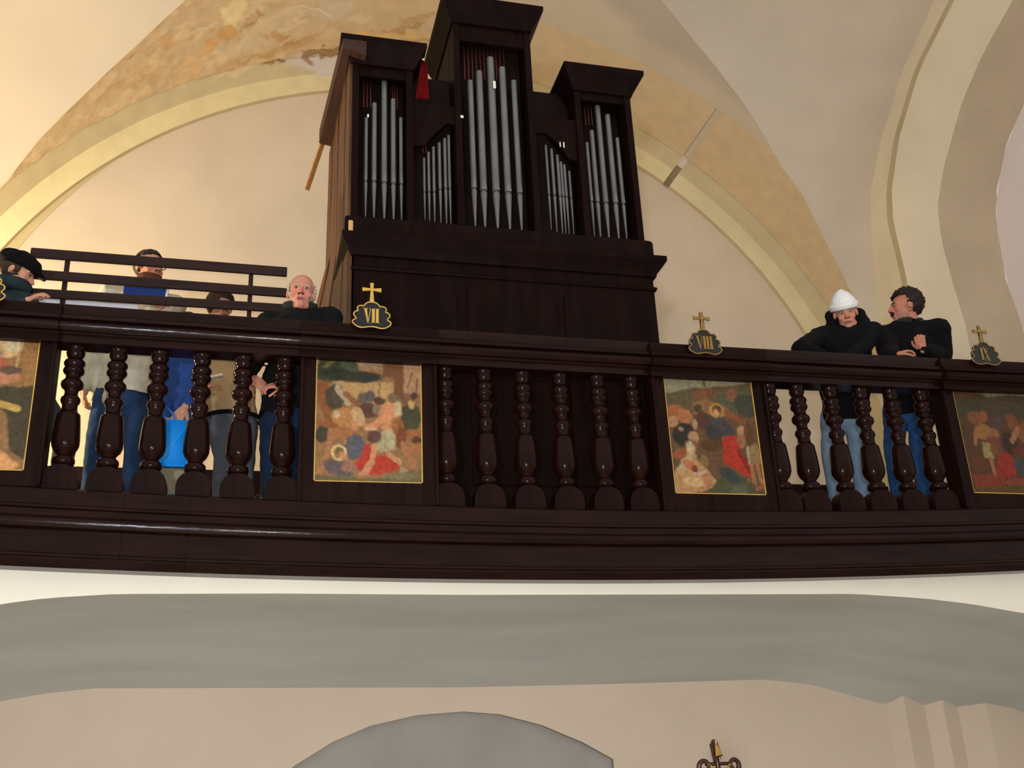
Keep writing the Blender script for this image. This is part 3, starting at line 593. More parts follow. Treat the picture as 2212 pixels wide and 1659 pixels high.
for n_, u, v, gm, lab in (('VI', None, None, GOLD, 'black cloud-shaped plaque cut by the left picture edge, gold rim and cross'),
                  ('VII', 803, 680, GOLD, 'black plaque numbered VII with gold rim and cross, in front of the organ'),
                  ('VIII', 1521, 738, GOLDD, 'black plaque numbered VIII with dull gold rim and cross, beside the organ'),
                  ('IX', 2126, 763, GOLDD, 'small dark plaque numbered IX with dull cross, right of the two people')):
    Yp = -.10
    if u is None: c = Vector((-1.775, Yp, 1.005))
    else: c = at(u, v, Yp)
    t = thing('number_plaque', (c.x, Yp, c.z-.05), lab, 'plaque', 'numbered plaques along the handrail')
    S = .112; o_ = [(c.x+x*S, c.z-.036+z*S*1.02) for x, z in outline]
    prism('plate', o_, Yp-.006, Yp+.006, BLACKP, t)
    tube_mesh('rim', [(x, Yp-.008, z) for x, z in o_], .0042, gm, t, closed=True)
    zt = c.z-.036+1.02*S
    bm = bmesh.new(); add_prism(bm, [(c.x-.014, zt-.004), (c.x+.014, zt-.004), (c.x+.008, zt+.07), (c.x+.011, zt+.125), (c.x-.011, zt+.125), (c.x-.008, zt+.07)], Yp-.005, Yp+.005)
    add_prism(bm, [(c.x-.055, zt+.071), (c.x, zt+.076), (c.x+.055, zt+.069), (c.x+.055, zt+.094), (c.x, zt+.088), (c.x-.055, zt+.093)], Yp-.006, Yp+.004)
    from_bm('cross', bm, gm, t)
    bm = bmesh.new(); numeral(bm, n_, c.x-wid[n_]/2, c.z-.058, .096, Yp-.0085); from_bm('numeral', bm, gm, t)
    # iron stay that holds the plaque to the rail
    box('stay', (c.x, Yp+.028, c.z-.05), (.02, .05, .012), BLACKP, t, bev=0)

# ================================================================== ORGAN
org = thing('pipe_organ', (1.0, .35, ZG), 'dark wooden pipe organ with three roofed towers and grey metal pipes', 'organ')
YO = .35; OD = 1.15
def oz(u, v, Y=YO): return at(u, v, Y).z
x0, x1 = at(763, 640, YO).x, at(1421, 700, YO).x           # base
zc_t, zc_b = oz(1000, 532, YO-.07), oz(1000, 590, YO-.0)     # lower cornice
ux0, ux1 = at(759, 350, YO).x, at(1378, 380, YO).x           # upper case
ZT = 3.27                                                    # tower roof (side)
box('lower_case', ((x0+x1)/2, YO+OD/2, (ZG+1.66)/2), (x1-x0, OD, 1.66-ZG), ORGAN, org)
# raised panels on the lower case front
for a_, b_ in ((.04, .32), (.36, .64), (.68, .96)):
    pa, pb = x0+(x1-x0)*a_, x0+(x1-x0)*b_
    prism('front_panel', [(pa, .1), (pb, .1), (pb, 1.42), (pa, 1.42)], YO-.014, YO+.01, ORGAN, org)
# lower cornice: a moulding on three sides
cprof = [(0, 1.60), (-.018, 1.60), (-.022, 1.62), (-.05, 1.655), (-.075, 1.69), (-.082, 1.70), (-.082, 1.735), (.05, 1.735)]
def crown(name, xa, xb, ya, yb, prof_, m, zoff=0.0):
    """moulding round front and both sides; prof_: (outward as negative, z)."""
    V = []; Fc = []; n = len(prof_)
    for (cx, cy, sx, sy) in ((xa, yb, -1, 0), (xa, ya, -1, -1), (xb, ya, 1, -1), (xb, yb, 1, 0)):
        for o_, z in prof_: V.append((cx+sx*(-o_), cy+sy*(-o_), z+zoff))
    for i in range(3):
        for j in range(n-1): Fc.append((i*n+j, (i+1)*n+j, (i+1)*n+j+1, i*n+j+1))
    tp = [i*n+n-1 for i in range(4)]; bt = [i*n for i in range(4)]
    Fc += [tuple(tp), tuple(bt[::-1]), tuple(range(n)), tuple(range(3*n, 4*n))[::-1]]
    bm = bmesh.new(); me = bpy.data.meshes.new(name); me.from_pydata([tuple(v) for v in V], [], Fc); bm.from_mesh(me); bpy.data.meshes.remove(me)
    return autosmooth(from_bm(name, bm, m, org), 30)
crown('lower_cornice', x0, x1, YO, YO+OD, cprof, ORGAN)
# small necking bead under the cornice and the sill on which the pipes stand
crown('necking', x0, x1, YO, YO+OD, [(0, 1.50), (-.012, 1.50), (-.018, 1.512), (-.012, 1.525), (0, 1.525)], ORGAN)
crown('pipe_sill', ux0-.01, ux1+.01, YO-.01, YO+OD, [(0, 1.735), (-.03, 1.735), (-.03, 1.85), (-.02, 1.87), (0, 1.885), (.1, 1.885)], ORGAN)
# upper case: back and sides, then stiles between the pipe fields
YI = YO+.16
tow = [(ux0, at(893, 300, YO).x, ZT, 'l'), (at(985, 300, YO).x, at(1158, 300, YO).x, 3.74, 'c'), (at(1248, 300, YO).x, ux1, ZT, 'r')]
zflat = oz(1160, 247, YO)
box('case_back', ((ux0+ux1)/2, YO+OD/2+.1, (1.88+3.2)/2), (ux1-ux0-.04, OD-.2, 3.2-1.88), ORGAND, org)
rails = []
for xa, xb, zt, k in tow:
    zc = zt-.16
    # tower shell: front board above the pipes, two stiles, box behind
    tops = {'l': [(787, 255), (807, 224), (824, 176), (843, 215), (863, 255)], 'c': [(1011, 175), (1035, 156), (1055, 126), (1079, 147), (1103, 175)], 'r': [(1262, 308), (1275, 283), (1284, 229), (1299, 248), (1325, 298)]}[k]
    tw = thing('tower', (0, 0, 0)); tw.parent = org; tw.matrix_parent_inverse = Matrix.Translation(-org.location)
    s = .045
    for xs_ in ((xa, xa+s), (xb-s, xb)):
        prism('stile', [(xs_[0], 1.88), (xs_[1], 1.88), (xs_[1], zc), (xs_[0], zc)], YO, YI+.02, ORGAN, tw)
    zh = oz(*{'l': (824, 166), 'c': (1050, 92), 'r': (1284, 216)}[k])
    poly = [(xa+s, zh), (xb-s, zh), (xb-s, zc), (xa+s, zc)]
    prism('header', poly, YO+.01, YO+.035, ORGAN, tw)
    box('tower_box', ((xa+xb)/2, YI+(OD-.2)/2, (1.9+zc)/2), (xb-xa-.004, OD-.28, zc-1.9), ORGAND if k != 'r' else ORGAN, tw)
    pr = [(0, zc-.02), (-.012, zc-.02), (-.016, zc), (-.035, zc+.03), (-.07, zc+.09), (-.085, zc+.115), (-.09, zc+.125), (-.09, zt), (.05, zt)]
    V = []
    o = crown('roof_cornice', xa, xb, YO, YO+OD*(.95 if k == 'l' else .62), pr, ORGAN); o.parent = tw; o.matrix_parent_inverse = Matrix.Identity(4)
# flat fields between the towers: header boards
for xa, xb, pts in ((tow[0][1], tow[1][0], [(915, 342), (936, 318), (965, 293)]), (tow[1][1], tow[2][0], [(1176, 314), (1200, 335), (1227, 370)])):
    tp = [at(u, v, YO+.07) for u, v in pts]
    poly = [(xa, zflat), (xa, tp[0].z+.06)]+[(p.x, p.z+.07) for p in tp]+[(xb, tp[-1].z+.06), (xb, zflat)]
    prism('flat_header', poly, YO+.02, YO+.05, ORGAN, org)
    box('flat_back', ((xa+xb)/2, YI+.25, (1.9+zflat)/2), (xb-xa, .4, zflat-1.9), ORGAND, org)
# pipes: (top px, mouth px, foot px, radius m)
fields = [
 [((787, 255), (790, 392), (793, 472), .0125), ((807, 224), (808, 393), (812, 476), .017), ((824, 176), (830, 396), (834, 479), .020), ((843, 215), (850, 398), (856, 481), .018), ((863, 255), (867, 399), (872, 481), .0135)],
 [((915, 342), (917, 415), (920, 475), .0085), ((925, 329), (927, 415), (930, 478), .010), ((936, 318), (938, 415), (941, 480), .0105), ((946, 309), (951, 410), (953, 482), .0115), ((959, 300), (963, 408), (966, 486), .012), ((967, 293), (972, 408), (974, 486), .0105)],
 [((1011, 175), (1024, 409), (1033, 490), .021), ((1035, 156), (1045, 414), (1056, 492), .0245), ((1055, 126), (1072, 416), (1083, 495), .027), ((1079, 147), (1098, 418), (1109, 497), .025), ((1103, 175), (1123, 420), (1135, 499), .0215)],
 [((1176, 314), (1186, 421), (1195, 497), .0095), ((1187, 322), (1198, 422), (1206, 502), .0115), ((1200, 335), (1210, 424), (1217, 505), .0115), ((1209, 350), (1217, 425), (1224, 505), .010), ((1217, 356), (1224, 426), (1231, 506), .0105), ((1227, 370), (1234, 428), (1241, 508), .0085)],
 [((1262, 308), (1278, 436), (1286, 511), .0125), ((1275, 283), (1291, 438), (1301, 518), .0165), ((1284, 229), (1309, 440), (1318, 519), .0195), ((1299, 248), (1330, 441), (1340, 521), .0195), ((1325, 298), (1347, 442), (1357, 522), .0145)]]
YP = YO+.075
for fi, fld in enumerate(fields):
    for tp, mo, ft, r in fld:
        pm = at(*mo, YP); zt, zm, zf = at(*tp, YP).z, pm.z, max(at(*ft, YP).z, 1.88)
        r *= 1.0
        bm = bmesh.new(); seg = 14
        prof_ = [(zf, r*.28), (zm-.012, r*.98), (zm-.010, r*.55), (zm+.006, r*.55), (zm+.008, r), (zt-.004, r), (zt, r*.96)]
        o = link('pipe', lathe_mesh('pipe', [(z-zf, rr) for z, rr in prof_], seg), TIN, org); o.location = (pm.x, YP, zf); o.matrix_parent_inverse = Matrix.Translation(-org.location)
        if r > .012: # upper lip plate and ears around the mouth
            b = bmesh.new(); add_prism(b, [(pm.x-r*.7, zm+.006), (pm.x+r*.7, zm+.006), (pm.x, zm+.09)], YP-r-.001, YP-r*.7)
            q = from_bm('lip', b, TIN, o); q.matrix_parent_inverse = (Matrix.Translation(org.location) @ Matrix.Translation(-org.location) @ Matrix.Translation((pm.x, YP, zf))).inverted()
# red-brown tracker rods standing above the shorter pipes
for (u, v0, v1, n, du) in ((786, 176, 232, 3, 7.5), (1002, 100, 172, 11, 8.5), (913, 298, 330, 2, 7), (848, 184, 236, 3, 5), (1262, 226, 270, 3, 7)):
    for i in range(n):
        p0, p1 = at(u+i*du, v0, YI-.02), at(u+i*du+1.5, v1, YI-.02)
        tube_mesh('rod', [(p0.x, YI-.02, p1.z), (p0.x, YI-.02, p0.z)], .0035, ROD, org, seg=5)
# paper tags left on the case
for u, v, sx, sz in ((1068, 183, .020, .062), (1210, 312, .007, .04), (1218, 313, .008, .045), (998, 252, .02, .02), (795, 250, .012, .022), (914, 128, .016, .014)):
    p = at(u, v, YO-.004 if u != 1068 else YP-.035); prism('paper_tag', [(p.x-sx/2, p.z-sz/2), (p.x+sx/2, p.z-sz/2), (p.x+sx/2, p.z+sz/2), (p.x-sx/2, p.z+sz/2)], p.y-.002, p.y+.002, PAPER, org)
# left flank: upright boards that splay outwards towards the back; lower ones flare
def flare_z(y): return 1.62+.52*(y-YO)/OD
def xs_flank(y, z):
    t = (y-YO)/OD; x = ux0-.002-.045*t
    return x-.20*max(0.0, flare_z(y)-z)*t
nb = 6
for i in range(nb):
    y_a, y_b = YO+OD*1.02*(i/nb)+.004, YO+OD*1.02*((i+1)/nb)-.002; pr_ = .006*(i % 2); zsp = flare_z((y_a+y_b)/2)
    for (za, zb__, nm) in ((zsp, ZT-.14, 'side_board'), (ZG, zsp, 'flank_board')):
        V = []; zs_ = np.linspace(za, zb__, 4 if nm == 'flank_board' else 2)
        for z in zs_:
            ya = y_a if z >= zsp else y_a+(zsp-z)*.00
            for y in (y_a, y_b):
                for th_ in (0.0, .03): V.append((xs_flank(y, z)-.016-pr_+th_, y, z))
        Fc = []
        for j in range(len(zs_)-1):
            b0 = 4*j; b1 = 4*j+4
            Fc += [(b0, b0+2, b1+2, b1), (b0+1, b1+1, b1+3, b0+3), (b0, b1, b1+1, b0+1), (b0+2, b0+3, b1+3, b1+2)]
        Fc += [(0, 1, 3, 2), tuple(len(V)-4+q for q in (0, 2, 3, 1))]
        bm = bmesh.new(); me = bpy.data.meshes.new('b'); me.from_pydata(V, [], Fc); bm.from_mesh(me); bpy.data.meshes.remove(me)
        o = from_bm(nm, bm, SIDE, org); o['label'] = 'brown unpainted side board'
# sloping eave board over the flank
eT, eB = at(741, 92, YO-.085), at(690, 283, YO+OD*.93)
V = []
for p in (eT, eB):
    for dx, dz in ((0, 0), (.0, -.125), (.16, -.16), (.16, 0)): V.append((p.x+dx, p.y, ZT+dz))
Fc = [(0, 1, 5, 4), (1, 2, 6, 5), (2, 3, 7, 6), (3, 0, 4, 7), (0, 3, 2, 1), (4, 5, 6, 7)]
bm = bmesh.new(); me = bpy.data.meshes.new('b'); me.from_pydata(V, [], Fc); bm.from_mesh(me); bpy.data.meshes.remove(me)
from_bm('eave_board', bm, SIDED, org)['label'] = 'brown eave board over the left flank'
pb = at(757, 494, YO-.03); box('wedge_block', (pb.x, YO-.03, pb.z), (.030, .05, .105), BLOCK, org, bev=.006)['label'] = 'pale wooden block'
# red cloth hung in the gap between left and middle tower
p = at(919, 178, YO+.03)
V = []; Fc = []
for j in range(9):
    for i in range(9):
        u = i/8; v = j/8; wdt = .022+.042*v
        V.append((p.x-.03+(u-.5)*wdt*1.5+.02*(1-v), YO+.005+.008*math.sin(u*11+v), p.z+.155-.315*v))
for j in range(8):
    for i in range(8): Fc.append((j*9+i, (j+1)*9+i, (j+1)*9+i+1, j*9+i+1))
o = mesh_obj('red_cloth', V, Fc, REDC, None, True); sd = o.modifiers.new('s', 'SOLIDIFY'); sd.thickness = .006
tag(o, 'dark red cloth hanging between the left and middle organ towers', 'cloth')
# lath sticking out behind the flank
pt, pbm = at(705, 285, YO+OD*.93), at(663, 410, YO+OD*.93+.22)
bm = bmesh.new(); d = (pbm-pt); rot = d.to_track_quat('Z', 'Y').to_matrix(); add_box(bm, (pt+pbm)/2, (.035, .018, d.length), rot)
tag(from_bm('wooden_lath', bm, LATH), 'raw wooden lath slanting out from under the left organ eave', 'lath')

# ================================================================== SLATTED RAILING behind the balustrade
YS = .62
rl = thing('slatted_railing', (at(340, 620, YS).x, YS, ZG), 'dark railing of three horizontal slats behind the left half of the balustrade', 'railing')
for (ul, vl, ur, vr, th_) in ((66, 546, 620, 588, .066), (66, 592, 620, 633, .062), (60, 632, 620, 667, .058)):
    a_, b_ = at(ul, vl, YS), at(ur, vr, YS); z = (a_.z+b_.z)/2; d = b_-a_
    rot = Matrix.Rotation(-math.atan2(d.z, d.x), 3, 'Y')
    box('slat', ((a_+b_)/2), (d.length, .022, th_), SLAT, rl, rot)
for u, v in ((139, 620), (540, 640)):
    p = at(u, v, YS+.025); zt = at(u, 545 if u < 300 else 585, YS).z
    box('post', (p.x, YS+.027, (zt+ZG)/2), (.028, .03, zt-ZG), SLAT, rl)
a_, b_ = at(70, 649, YS+.055), at(300, 665, YS+.055)
tag(box('white_shelf_board', (a_+b_)/2, ((b_-a_).length, .02, .036), BOARD, None, Matrix.Rotation(-math.atan2(b_.z-a_.z, b_.x-a_.x), 3, 'Y')), 'narrow white board showing under the lowest slat of the railing', 'board')
#PEOPLE#

# ================================================================== PEOPLE
SKINC = np.array(lin((224, 170, 140)))
def head_bm(kind):
    bm = bmesh.new()
    add_ell(bm, (0, .015, .035), (.077, .097, .086)); add_ell(bm, (0, -.022, -.042), (.060, .070, .074)); add_ell(bm, (0, -.03, .005), (.066, .066, .07))
    add_ell(bm, (0, -.066, -.098), (.026, .024, .020)); add_cap(bm, (-.045, -.02, -.085), .022, (0, -.06, -.103), .022); add_cap(bm, (.045, -.02, -.085), .022, (0, -.06, -.103), .022)
    for s in (-1, 1):
        add_ell(bm, (s*.038, -.062, -.032), (.026, .022, .022)); add_ell(bm, (s*.079, .012, -.008), (.010, .022, .032), Matrix.Rotation(s*.3, 3, 'Z'))
        add_cap(bm, (s*.012, -.088, .024), .010, (s*.048, -.074, .022), .010)
        add_ell(bm, (s*.0125, -.100, -.034), (.010, .012, .009))
        add_ell(bm, (s*.031, -.074, .002), (.014, .012, .010))
    add_cap(bm, (0, -.088, .012), .010, (0, -.112, -.028), .0135)
    add_cap(bm, (-.018, -.088, -.064), .0075, (.018, -.088, -.064), .0075); add_cap(bm, (-.015, -.086, -.076), .0085, (.015, -.086, -.076), .0085)
    add_ell(bm, (0, -.075, -.055), (.032, .02, .025))
    return bm
def hand_bm(bm, wrist, d, nrm, side, curl, sc=1.0):
    """five fingers; d points from the wrist along the hand, nrm is the back of the hand, side +1/-1 puts the thumb."""
    w = Vector(wrist); d = Vector(d).normalized(); n = Vector(nrm); n = (n-d*n.dot(d)).normalized(); t = d.cross(n)*side
    add_cap(bm, w, .024*sc, w+d*.03*sc, .027*sc, sq=.7)
    for k, (off, ln, r) in enumerate(((.030, .070, .0088), (.010, .080, .0092), (-.010, .074, .0088), (-.029, .058, .0078))):
        kn = w+d*(.088-.004*abs(k-1))*sc+t*off*sc
        add_cap(bm, w+d*.02*sc+t*off*.6*sc, .013*sc, kn, .0105*sc)
        p = kn; a_ = curl*.55; fr_ = (.46, .31, .23)
        for q in range(3):
            dd = d*math.cos(a_)-n*math.sin(a_)+t*(off*1.6*(1-curl*.5)); dd.normalize(); p2 = p+dd*ln*fr_[q]*sc
            add_cap(bm, p, r*sc*(1-.07*q), p2, r*sc*(.95-.08*q), seg=8); p = p2; a_ += curl*(.95, .8, .5)[q]
    p = w+d*.025*sc+t*.026*sc
    for q, (ln, aa) in enumerate(((.042, .75), (.032, .45), (.026, .2))):
        dd = (d*math.cos(aa)+t*math.sin(aa)-n*(.25+curl*.35*(q+.3))).normalized(); p2 = p+dd*ln*sc
        add_cap(bm, p, (.0135-.0018*q)*sc, p2, (.0118-.0018*q)*sc, seg=8); p = p2
def person(label, head, yaw, pitch, roll, hh, pelvis, byaw, legs, jacket, trousers, hem, arms, group=None, skin=(206, 150, 122), lips=(176, 98, 90), brow=(70, 52, 42), stubble=None, bulk=1.0, voxel=.0055, sh_w=.19, chest_back=.0, cuff=None, redface=.5, hood=False, collar=None, neck_back=.03, sh_up=.03):
    s = hh/.235
    hc = Vector(head); pel = Vector(pelvis)
    t = thing('person', (pel.x, pel.y, ZG), label, 'person', group)
    HM = Matrix.Translation(hc) @ Matrix.Rotation(math.radians(yaw), 4, 'Z') @ Matrix.Rotation(math.radians(pitch), 4, 'X') @ Matrix.Rotation(math.radians(roll), 4, 'Y') @ Matrix.Scale(s, 4)
    b = math.radians(byaw); fd = Vector((math.sin(b), -math.cos(b), 0)); rt = Vector((math.cos(b), math.sin(b), 0))
    R3 = Matrix.Rotation(b, 3, 'Z')
    nb = HM @ Vector((0, .035, -.15)); nb = nb.lerp(Vector((hc.x, hc.y+neck_back, hc.z-.17*s)), .5)+Vector((0, 0, sh_up))
    ch = nb.lerp(pel, .38)-fd*chest_back; ch0 = nb+Vector((0, 0, -.06*s))
    waist = ch.lerp(pel, .55)
    shl = {k: ch0+rt*sg*sh_w*s+Vector((0, 0, -.015*s)) for k, sg in (('L', -1), ('R', 1))}
    bm = head_bm(None); bmesh.ops.transform(bm, matrix=HM, verts=bm.verts)
    add_cap(bm, HM @ Vector((0, .02, -.05)), .055*s, nb+Vector((0, 0, -.05)), .058*s)
    bk = min(bulk, 1.0)
    add_cap(bm, ch0, .075*s*bk, ch, .10*s*bk, sq=1); add_cap(bm, ch, .10*s*bk, pel, .105*s*bk)
    add_cap(bm, shl['L'], .05*s, shl['R'], .05*s)
    J = bmesh.new() if jacket else None
    if J is not None:
        add_ell(J, ch+Vector((0, 0, .02)), (.185*s*bulk, .135*s*bulk, .24*s), R3); add_ell(J, waist, (.185*s*bulk, .14*s*bulk, .22*s), R3)
        add_cap(J, shl['L']+Vector((0, 0, -.01)), .072*s*bulk, shl['R']+Vector((0, 0, -.01)), .072*s*bulk, sq=1.1)
        add_cap(J, nb+Vector((0, .0, -.035*s)), .078*s, ch0+Vector((0, 0, -.05*s)), .12*s)
        hz = Vector((pel.x, pel.y, hem)); add_cap(J, waist, .165*s*bulk, hz+Vector((0, 0, -.03)), .172*s*bulk, seg=16, sq=.78)
    for k, sg in (('L', -1), ('R', 1)):
        A = arms.get(k); sh = shl[k]
        if A is None:
            el = sh+rt*sg*.06*s+Vector((0, .02, -.29*s)); wr = el+fd*.06*s+Vector((0, 0, -.25*s)); hd, hn, cu = Vector((0, 0, -1)), rt*sg, .6
        else: el, wr, hd, hn, cu = Vector(A[0]), Vector(A[1]), A[2], A[3], A[4]
        add_cap(bm, sh, .05*s, el, .040*s); add_cap(bm, el, .040*s, wr, .026*s)
        hand_bm(bm, wr, hd, hn, (A[5] if A and len(A) > 5 else -sg), cu, s*.98)
        if J is not None:
            wj = el.lerp(wr, .93); add_cap(J, sh+Vector((0, 0, -.01)), .080*s*bulk, el, .066*s*bulk); add_cap(J, el, .066*s*bulk, wj, .048*s*bulk)
    T = bmesh.new()
    if trousers:
        add_ell(T, pel+Vector((0, 0, -.03)), (.165*s, .13*s, .14*s), R3)
    for k, (kn, an) in enumerate(legs):
        kn, an = Vector(kn), Vector(an); sg = -1 if k == 0 else 1; hp = pel+rt*sg*.085*s+Vector((0, 0, -.04*s))
        add_cap(bm, hp, .072*s, kn, .050*s); add_cap(bm, kn, .048*s, an, .034*s)
        if trousers: add_cap(T, hp, .090*s, kn, .066*s); add_cap(T, kn, .066*s, an+Vector((0, 0, .01)), .058*s)
        add_cap(bm, an+Vector((0, 0, -.03)), .034*s, an+fd*.14*s+Vector((0, 0, -.045)), .026*s)
        sb = bmesh.new(); add_cap(sb, an-fd*.03*s+Vector((0, 0, -.028)), .046*s, an+fd*.15*s+Vector((0, 0, -.036)), .040*s, sq=.85); add_cap(sb, an+Vector((0, 0, -.02)), .045, an+Vector((0, 0, .03)), .045)
        from_bm('shoe', sb, SHOE, t, True)
    me = remeshed(bm, voxel, 3); P = coords(me); C = np.tile(lin(skin), (len(P), 1))
    Hi = np.array(HM.inverted()); Q = P @ Hi[:3, :3].T+Hi[:3, 3]
    inh = (np.linalg.norm(Q, axis=1) < .17)
    def tint(mask, c, k=1.0):
        m_ = (np.clip(mask, 0, 1)*inh*k)[:, None]; C[:] = C*(1-m_)+lin(c)*m_
    x, y, z = Q[:, 0], Q[:, 1], Q[:, 2]; fr_ = np.clip((-.045-y)/.02, 0, 1); ax = abs(x)
    tint(np.clip(1-np.hypot((ax-.036)/.03, (z+.035)/.026), 0, 1)*fr_*1.4, (214, 128, 108), redface)
    tint(np.clip(1-np.hypot(x/.02, (z+.026)/.022), 0, 1)*fr_*(y < -.09)*1.6, (206, 112, 96), redface)
    if stubble: tint(np.clip((-.05-z)/.02, 0, 1)*np.clip((.02-y)/.03, 0, 1)*np.clip((z+.16)/.02, 0, 1), stubble, .55)
    tint((np.hypot(ax/.024, (z+.069)/.012) < 1)*(y < -.07), lips)
    tint((ax < .019)*(abs(z+.0695) < .0028)*(y < -.07), (90, 40, 38))
    tint(np.clip(1.3-np.hypot((ax-.031)/.021, (z-.004)/.013), 0, 1)*fr_, (120, 72, 60), .8)
    tint((np.hypot((ax-.031)/.0135, (z-.003)/.0062) < 1)*fr_, (186, 158, 146))
    tint((np.hypot((ax-.031)/.0065, (z-.003)/.0065) < 1)*fr_, (40, 30, 28))
    tint((abs(ax-.032) < .019)*(abs(z-.0225+.10*abs(ax-.03)) < .0055)*fr_, brow, .9)
    tint((abs(ax-.0125) < .006)*(abs(z+.041) < .004)*(y < -.088), (90, 44, 40))
    set_col(me, C); link('body', me, SKIN, t)
    def folds(me, amp, sc):
        c = coords(me); nn = np.empty(len(c)*3); me.vertices.foreach_get('normal', nn); nn = nn.reshape(-1, 3)
        d = np.array([mnoise.noise(Vector((p[0]*sc, p[1]*sc, p[2]*sc*.6)))+.5*mnoise.noise(Vector((p[0]*sc*2.3+9, p[1]*sc*2.3, p[2]*sc*2)))for p in c])
        me.vertices.foreach_set('co', (c+nn*(d*amp)[:, None]).ravel()); me.update()
    if J is not None:
        me = remeshed(J, .012, 4); folds(me, .009, 13)
        b2 = bmesh.new(); b2.from_mesh(me); r_ = bmesh.ops.bisect_plane(b2, geom=b2.verts[:]+b2.edges[:]+b2.faces[:], plane_co=(0, 0, hem), plane_no=(0, 0, -1), clear_outer=False)
        keep = [f for f in b2.faces if f.calc_center_median().z < hem and (f.calc_center_median()-pel).xy.length < .24*s*bulk and all((f.calc_center_median()-Vector(a_[1])).length > .17 for a_ in arms.values() if a_)]
        bmesh.ops.delete(b2, geom=keep, context='FACES'); b2.to_mesh(me); b2.free(); me.polygons.foreach_set('use_smooth', [True]*len(me.polygons))
        link('jacket', me, jacket, t)
    if trousers:
        me = remeshed(T, .014, 4); folds(me, .008, 11); link('trousers', me, trousers, t)
    T.free() if not trousers else None
    return t, HM, nb, shl, s
def shell(name, par, HM, c, r, keep, m, thick=.010, amp=.004, sc=40, nu=44, nv=30, mod=None):
    V = []; Fc = []; idx = {}
    for j in range(nv+1):
        ph = PI*j/nv
        for i in range(nu):
            a_ = 2*PI*i/nu; d = Vector((math.sin(ph)*math.sin(a_), -math.sin(ph)*math.cos(a_), math.cos(ph)))
            k = mod(a_, d) if mod else 1.0
            p = Vector((c[0]+d.x*r[0]*k, c[1]+d.y*r[1]*k, c[2]+d.z*r[2]*k)); p += d*amp*mnoise.noise(d*sc*.1*r[0]*10)
            V.append(p)
    for j in range(nv):
        for i in range(nu):
            q = (j*nu+i, (j+1)*nu+i, (j+1)*nu+(i+1) % nu, j*nu+(i+1) % nu)
            cc = sum((V[k] for k in q), Vector())/4
            if keep(cc): Fc.append(q)
    me = bpy.data.meshes.new(name); me.from_pydata([HM @ v for v in V], [], Fc); me.update()
    b = bmesh.new(); b.from_mesh(me); bmesh.ops.remove_doubles(b, verts=b.verts, dist=1e-5); bmesh.ops.delete(b, geom=[v for v in b.verts if not v.link_faces], context='VERTS'); bmesh.ops.recalc_face_normals(b, faces=b.faces); b.to_mesh(me); b.free()
    o = link(name, me, m, par, True); sd = o.modifiers.new('s', 'SOLIDIFY'); sd.thickness = thick; sd.offset = 0; return o
def ring(name, par, pts, r, m): return tube_mesh(name, pts, r, m, par, closed=True, seg=8)
def collar_ring(par, nb, s, m, r=.032, rx=.085, ry=.08, tilt=-.02, open_=0.0, name='collar', dz=.0):
    pts = [Vector((nb.x+rx*s*math.sin(a_), nb.y-ry*s*math.cos(a_), nb.z+dz+tilt*math.cos(a_))) for a_ in np.linspace(open_, 2*PI-open_, 22, endpoint=open_ > 0)]
    return tube_mesh(name, pts, r*s, m, par, closed=(open_ == 0), seg=8)
def glasses(par, HM, m):
    bm_pts = []
    for sg in (-1, 1):
        tube_mesh('glasses', [HM @ Vector((sg*.033+.024*math.cos(a_), -.098+.010*abs(math.cos(a_)-sg)*.3, .002+.019*math.sin(a_))) for a_ in np.linspace(0, 2*PI, 16, endpoint=False)], .0022, m, par, closed=True, seg=5)
        tube_mesh('glasses', [HM @ Vector((sg*.057, -.094, .006)), HM @ Vector((sg*.078, -.03, .008)), HM @ Vector((sg*.080, .01, .004))], .002, m, par, seg=5)
    tube_mesh('glasses', [HM @ Vector((-.010, -.104, .006)), HM @ Vector((0, -.108, .009)), HM @ Vector((.010, -.104, .006))], .002, m, par, seg=5)

SHOE = mat('shoe_leather', (34, 28, 26), .5, var=.2)
HAIRD = mat('hair_dark', (34, 26, 24), .6, var=.4, scale=60, stretch=(1, 1, .3), bump=.5, bscale=90, spec=.3)
HAIRB = mat('hair_brown', (58, 34, 26), .6, var=.4, scale=60, stretch=(1, 1, .3), bump=.5, bscale=90, spec=.3)
HAIRG = mat('hair_grey_white', (196, 182, 164), .8, var=.2, scale=60, stretch=(1, 1, .3), bump=.5, bscale=90, spec=.2)
BEARD = mat('beard_reddish', (92, 54, 40), .8, var=.35, scale=60, bump=.5, bscale=90, spec=.2)
FELT = mat('black_felt', (18, 16, 18), .95, var=.2, scale=30, bump=.3, spec=.1)
KNIT = mat('white_knit', (244, 246, 246), .95, var=.03, scale=60, bump=.5, bscale=120, spec=.1)
FRAME = mat('spectacle_frame', (40, 34, 34), .3)
C_TEAL = cloth('dark_teal', (38, 52, 58)); C_CREAM = cloth('cream', (204, 198, 178)); C_JEAN = cloth('jeans', (44, 66, 98)); C_JEANB = cloth('jeans_bright', (48, 84, 134)); C_JEANP = cloth('jeans_pale', (120, 142, 164))
C_BEIGE = cloth('beige', (188, 156, 116)); C_GREY = cloth('grey', (96, 102, 114)); C_BLACK = cloth('black', (13, 12, 15)); C_BLACK2 = cloth('black_olive', (17, 18, 19)); C_NAVY = cloth('navy', (28, 44, 68)); C_BLUE = cloth('blue', (48, 76, 140)); C_KHAKI = cloth('khaki', (156, 148, 122)); C_WINE = cloth('wine', (104, 26, 46)); C_COLL = cloth('grey_green', (46, 47, 42)); C_GREYD = cloth('grey_dark', (70, 78, 84))

def V3(u, v, Y): return at(u, v, Y)
def leg(u, v, Y, dx=0): k = at(u, v, Y); return (k, Vector((k.x+dx, Y+.02, ZG+.085)))

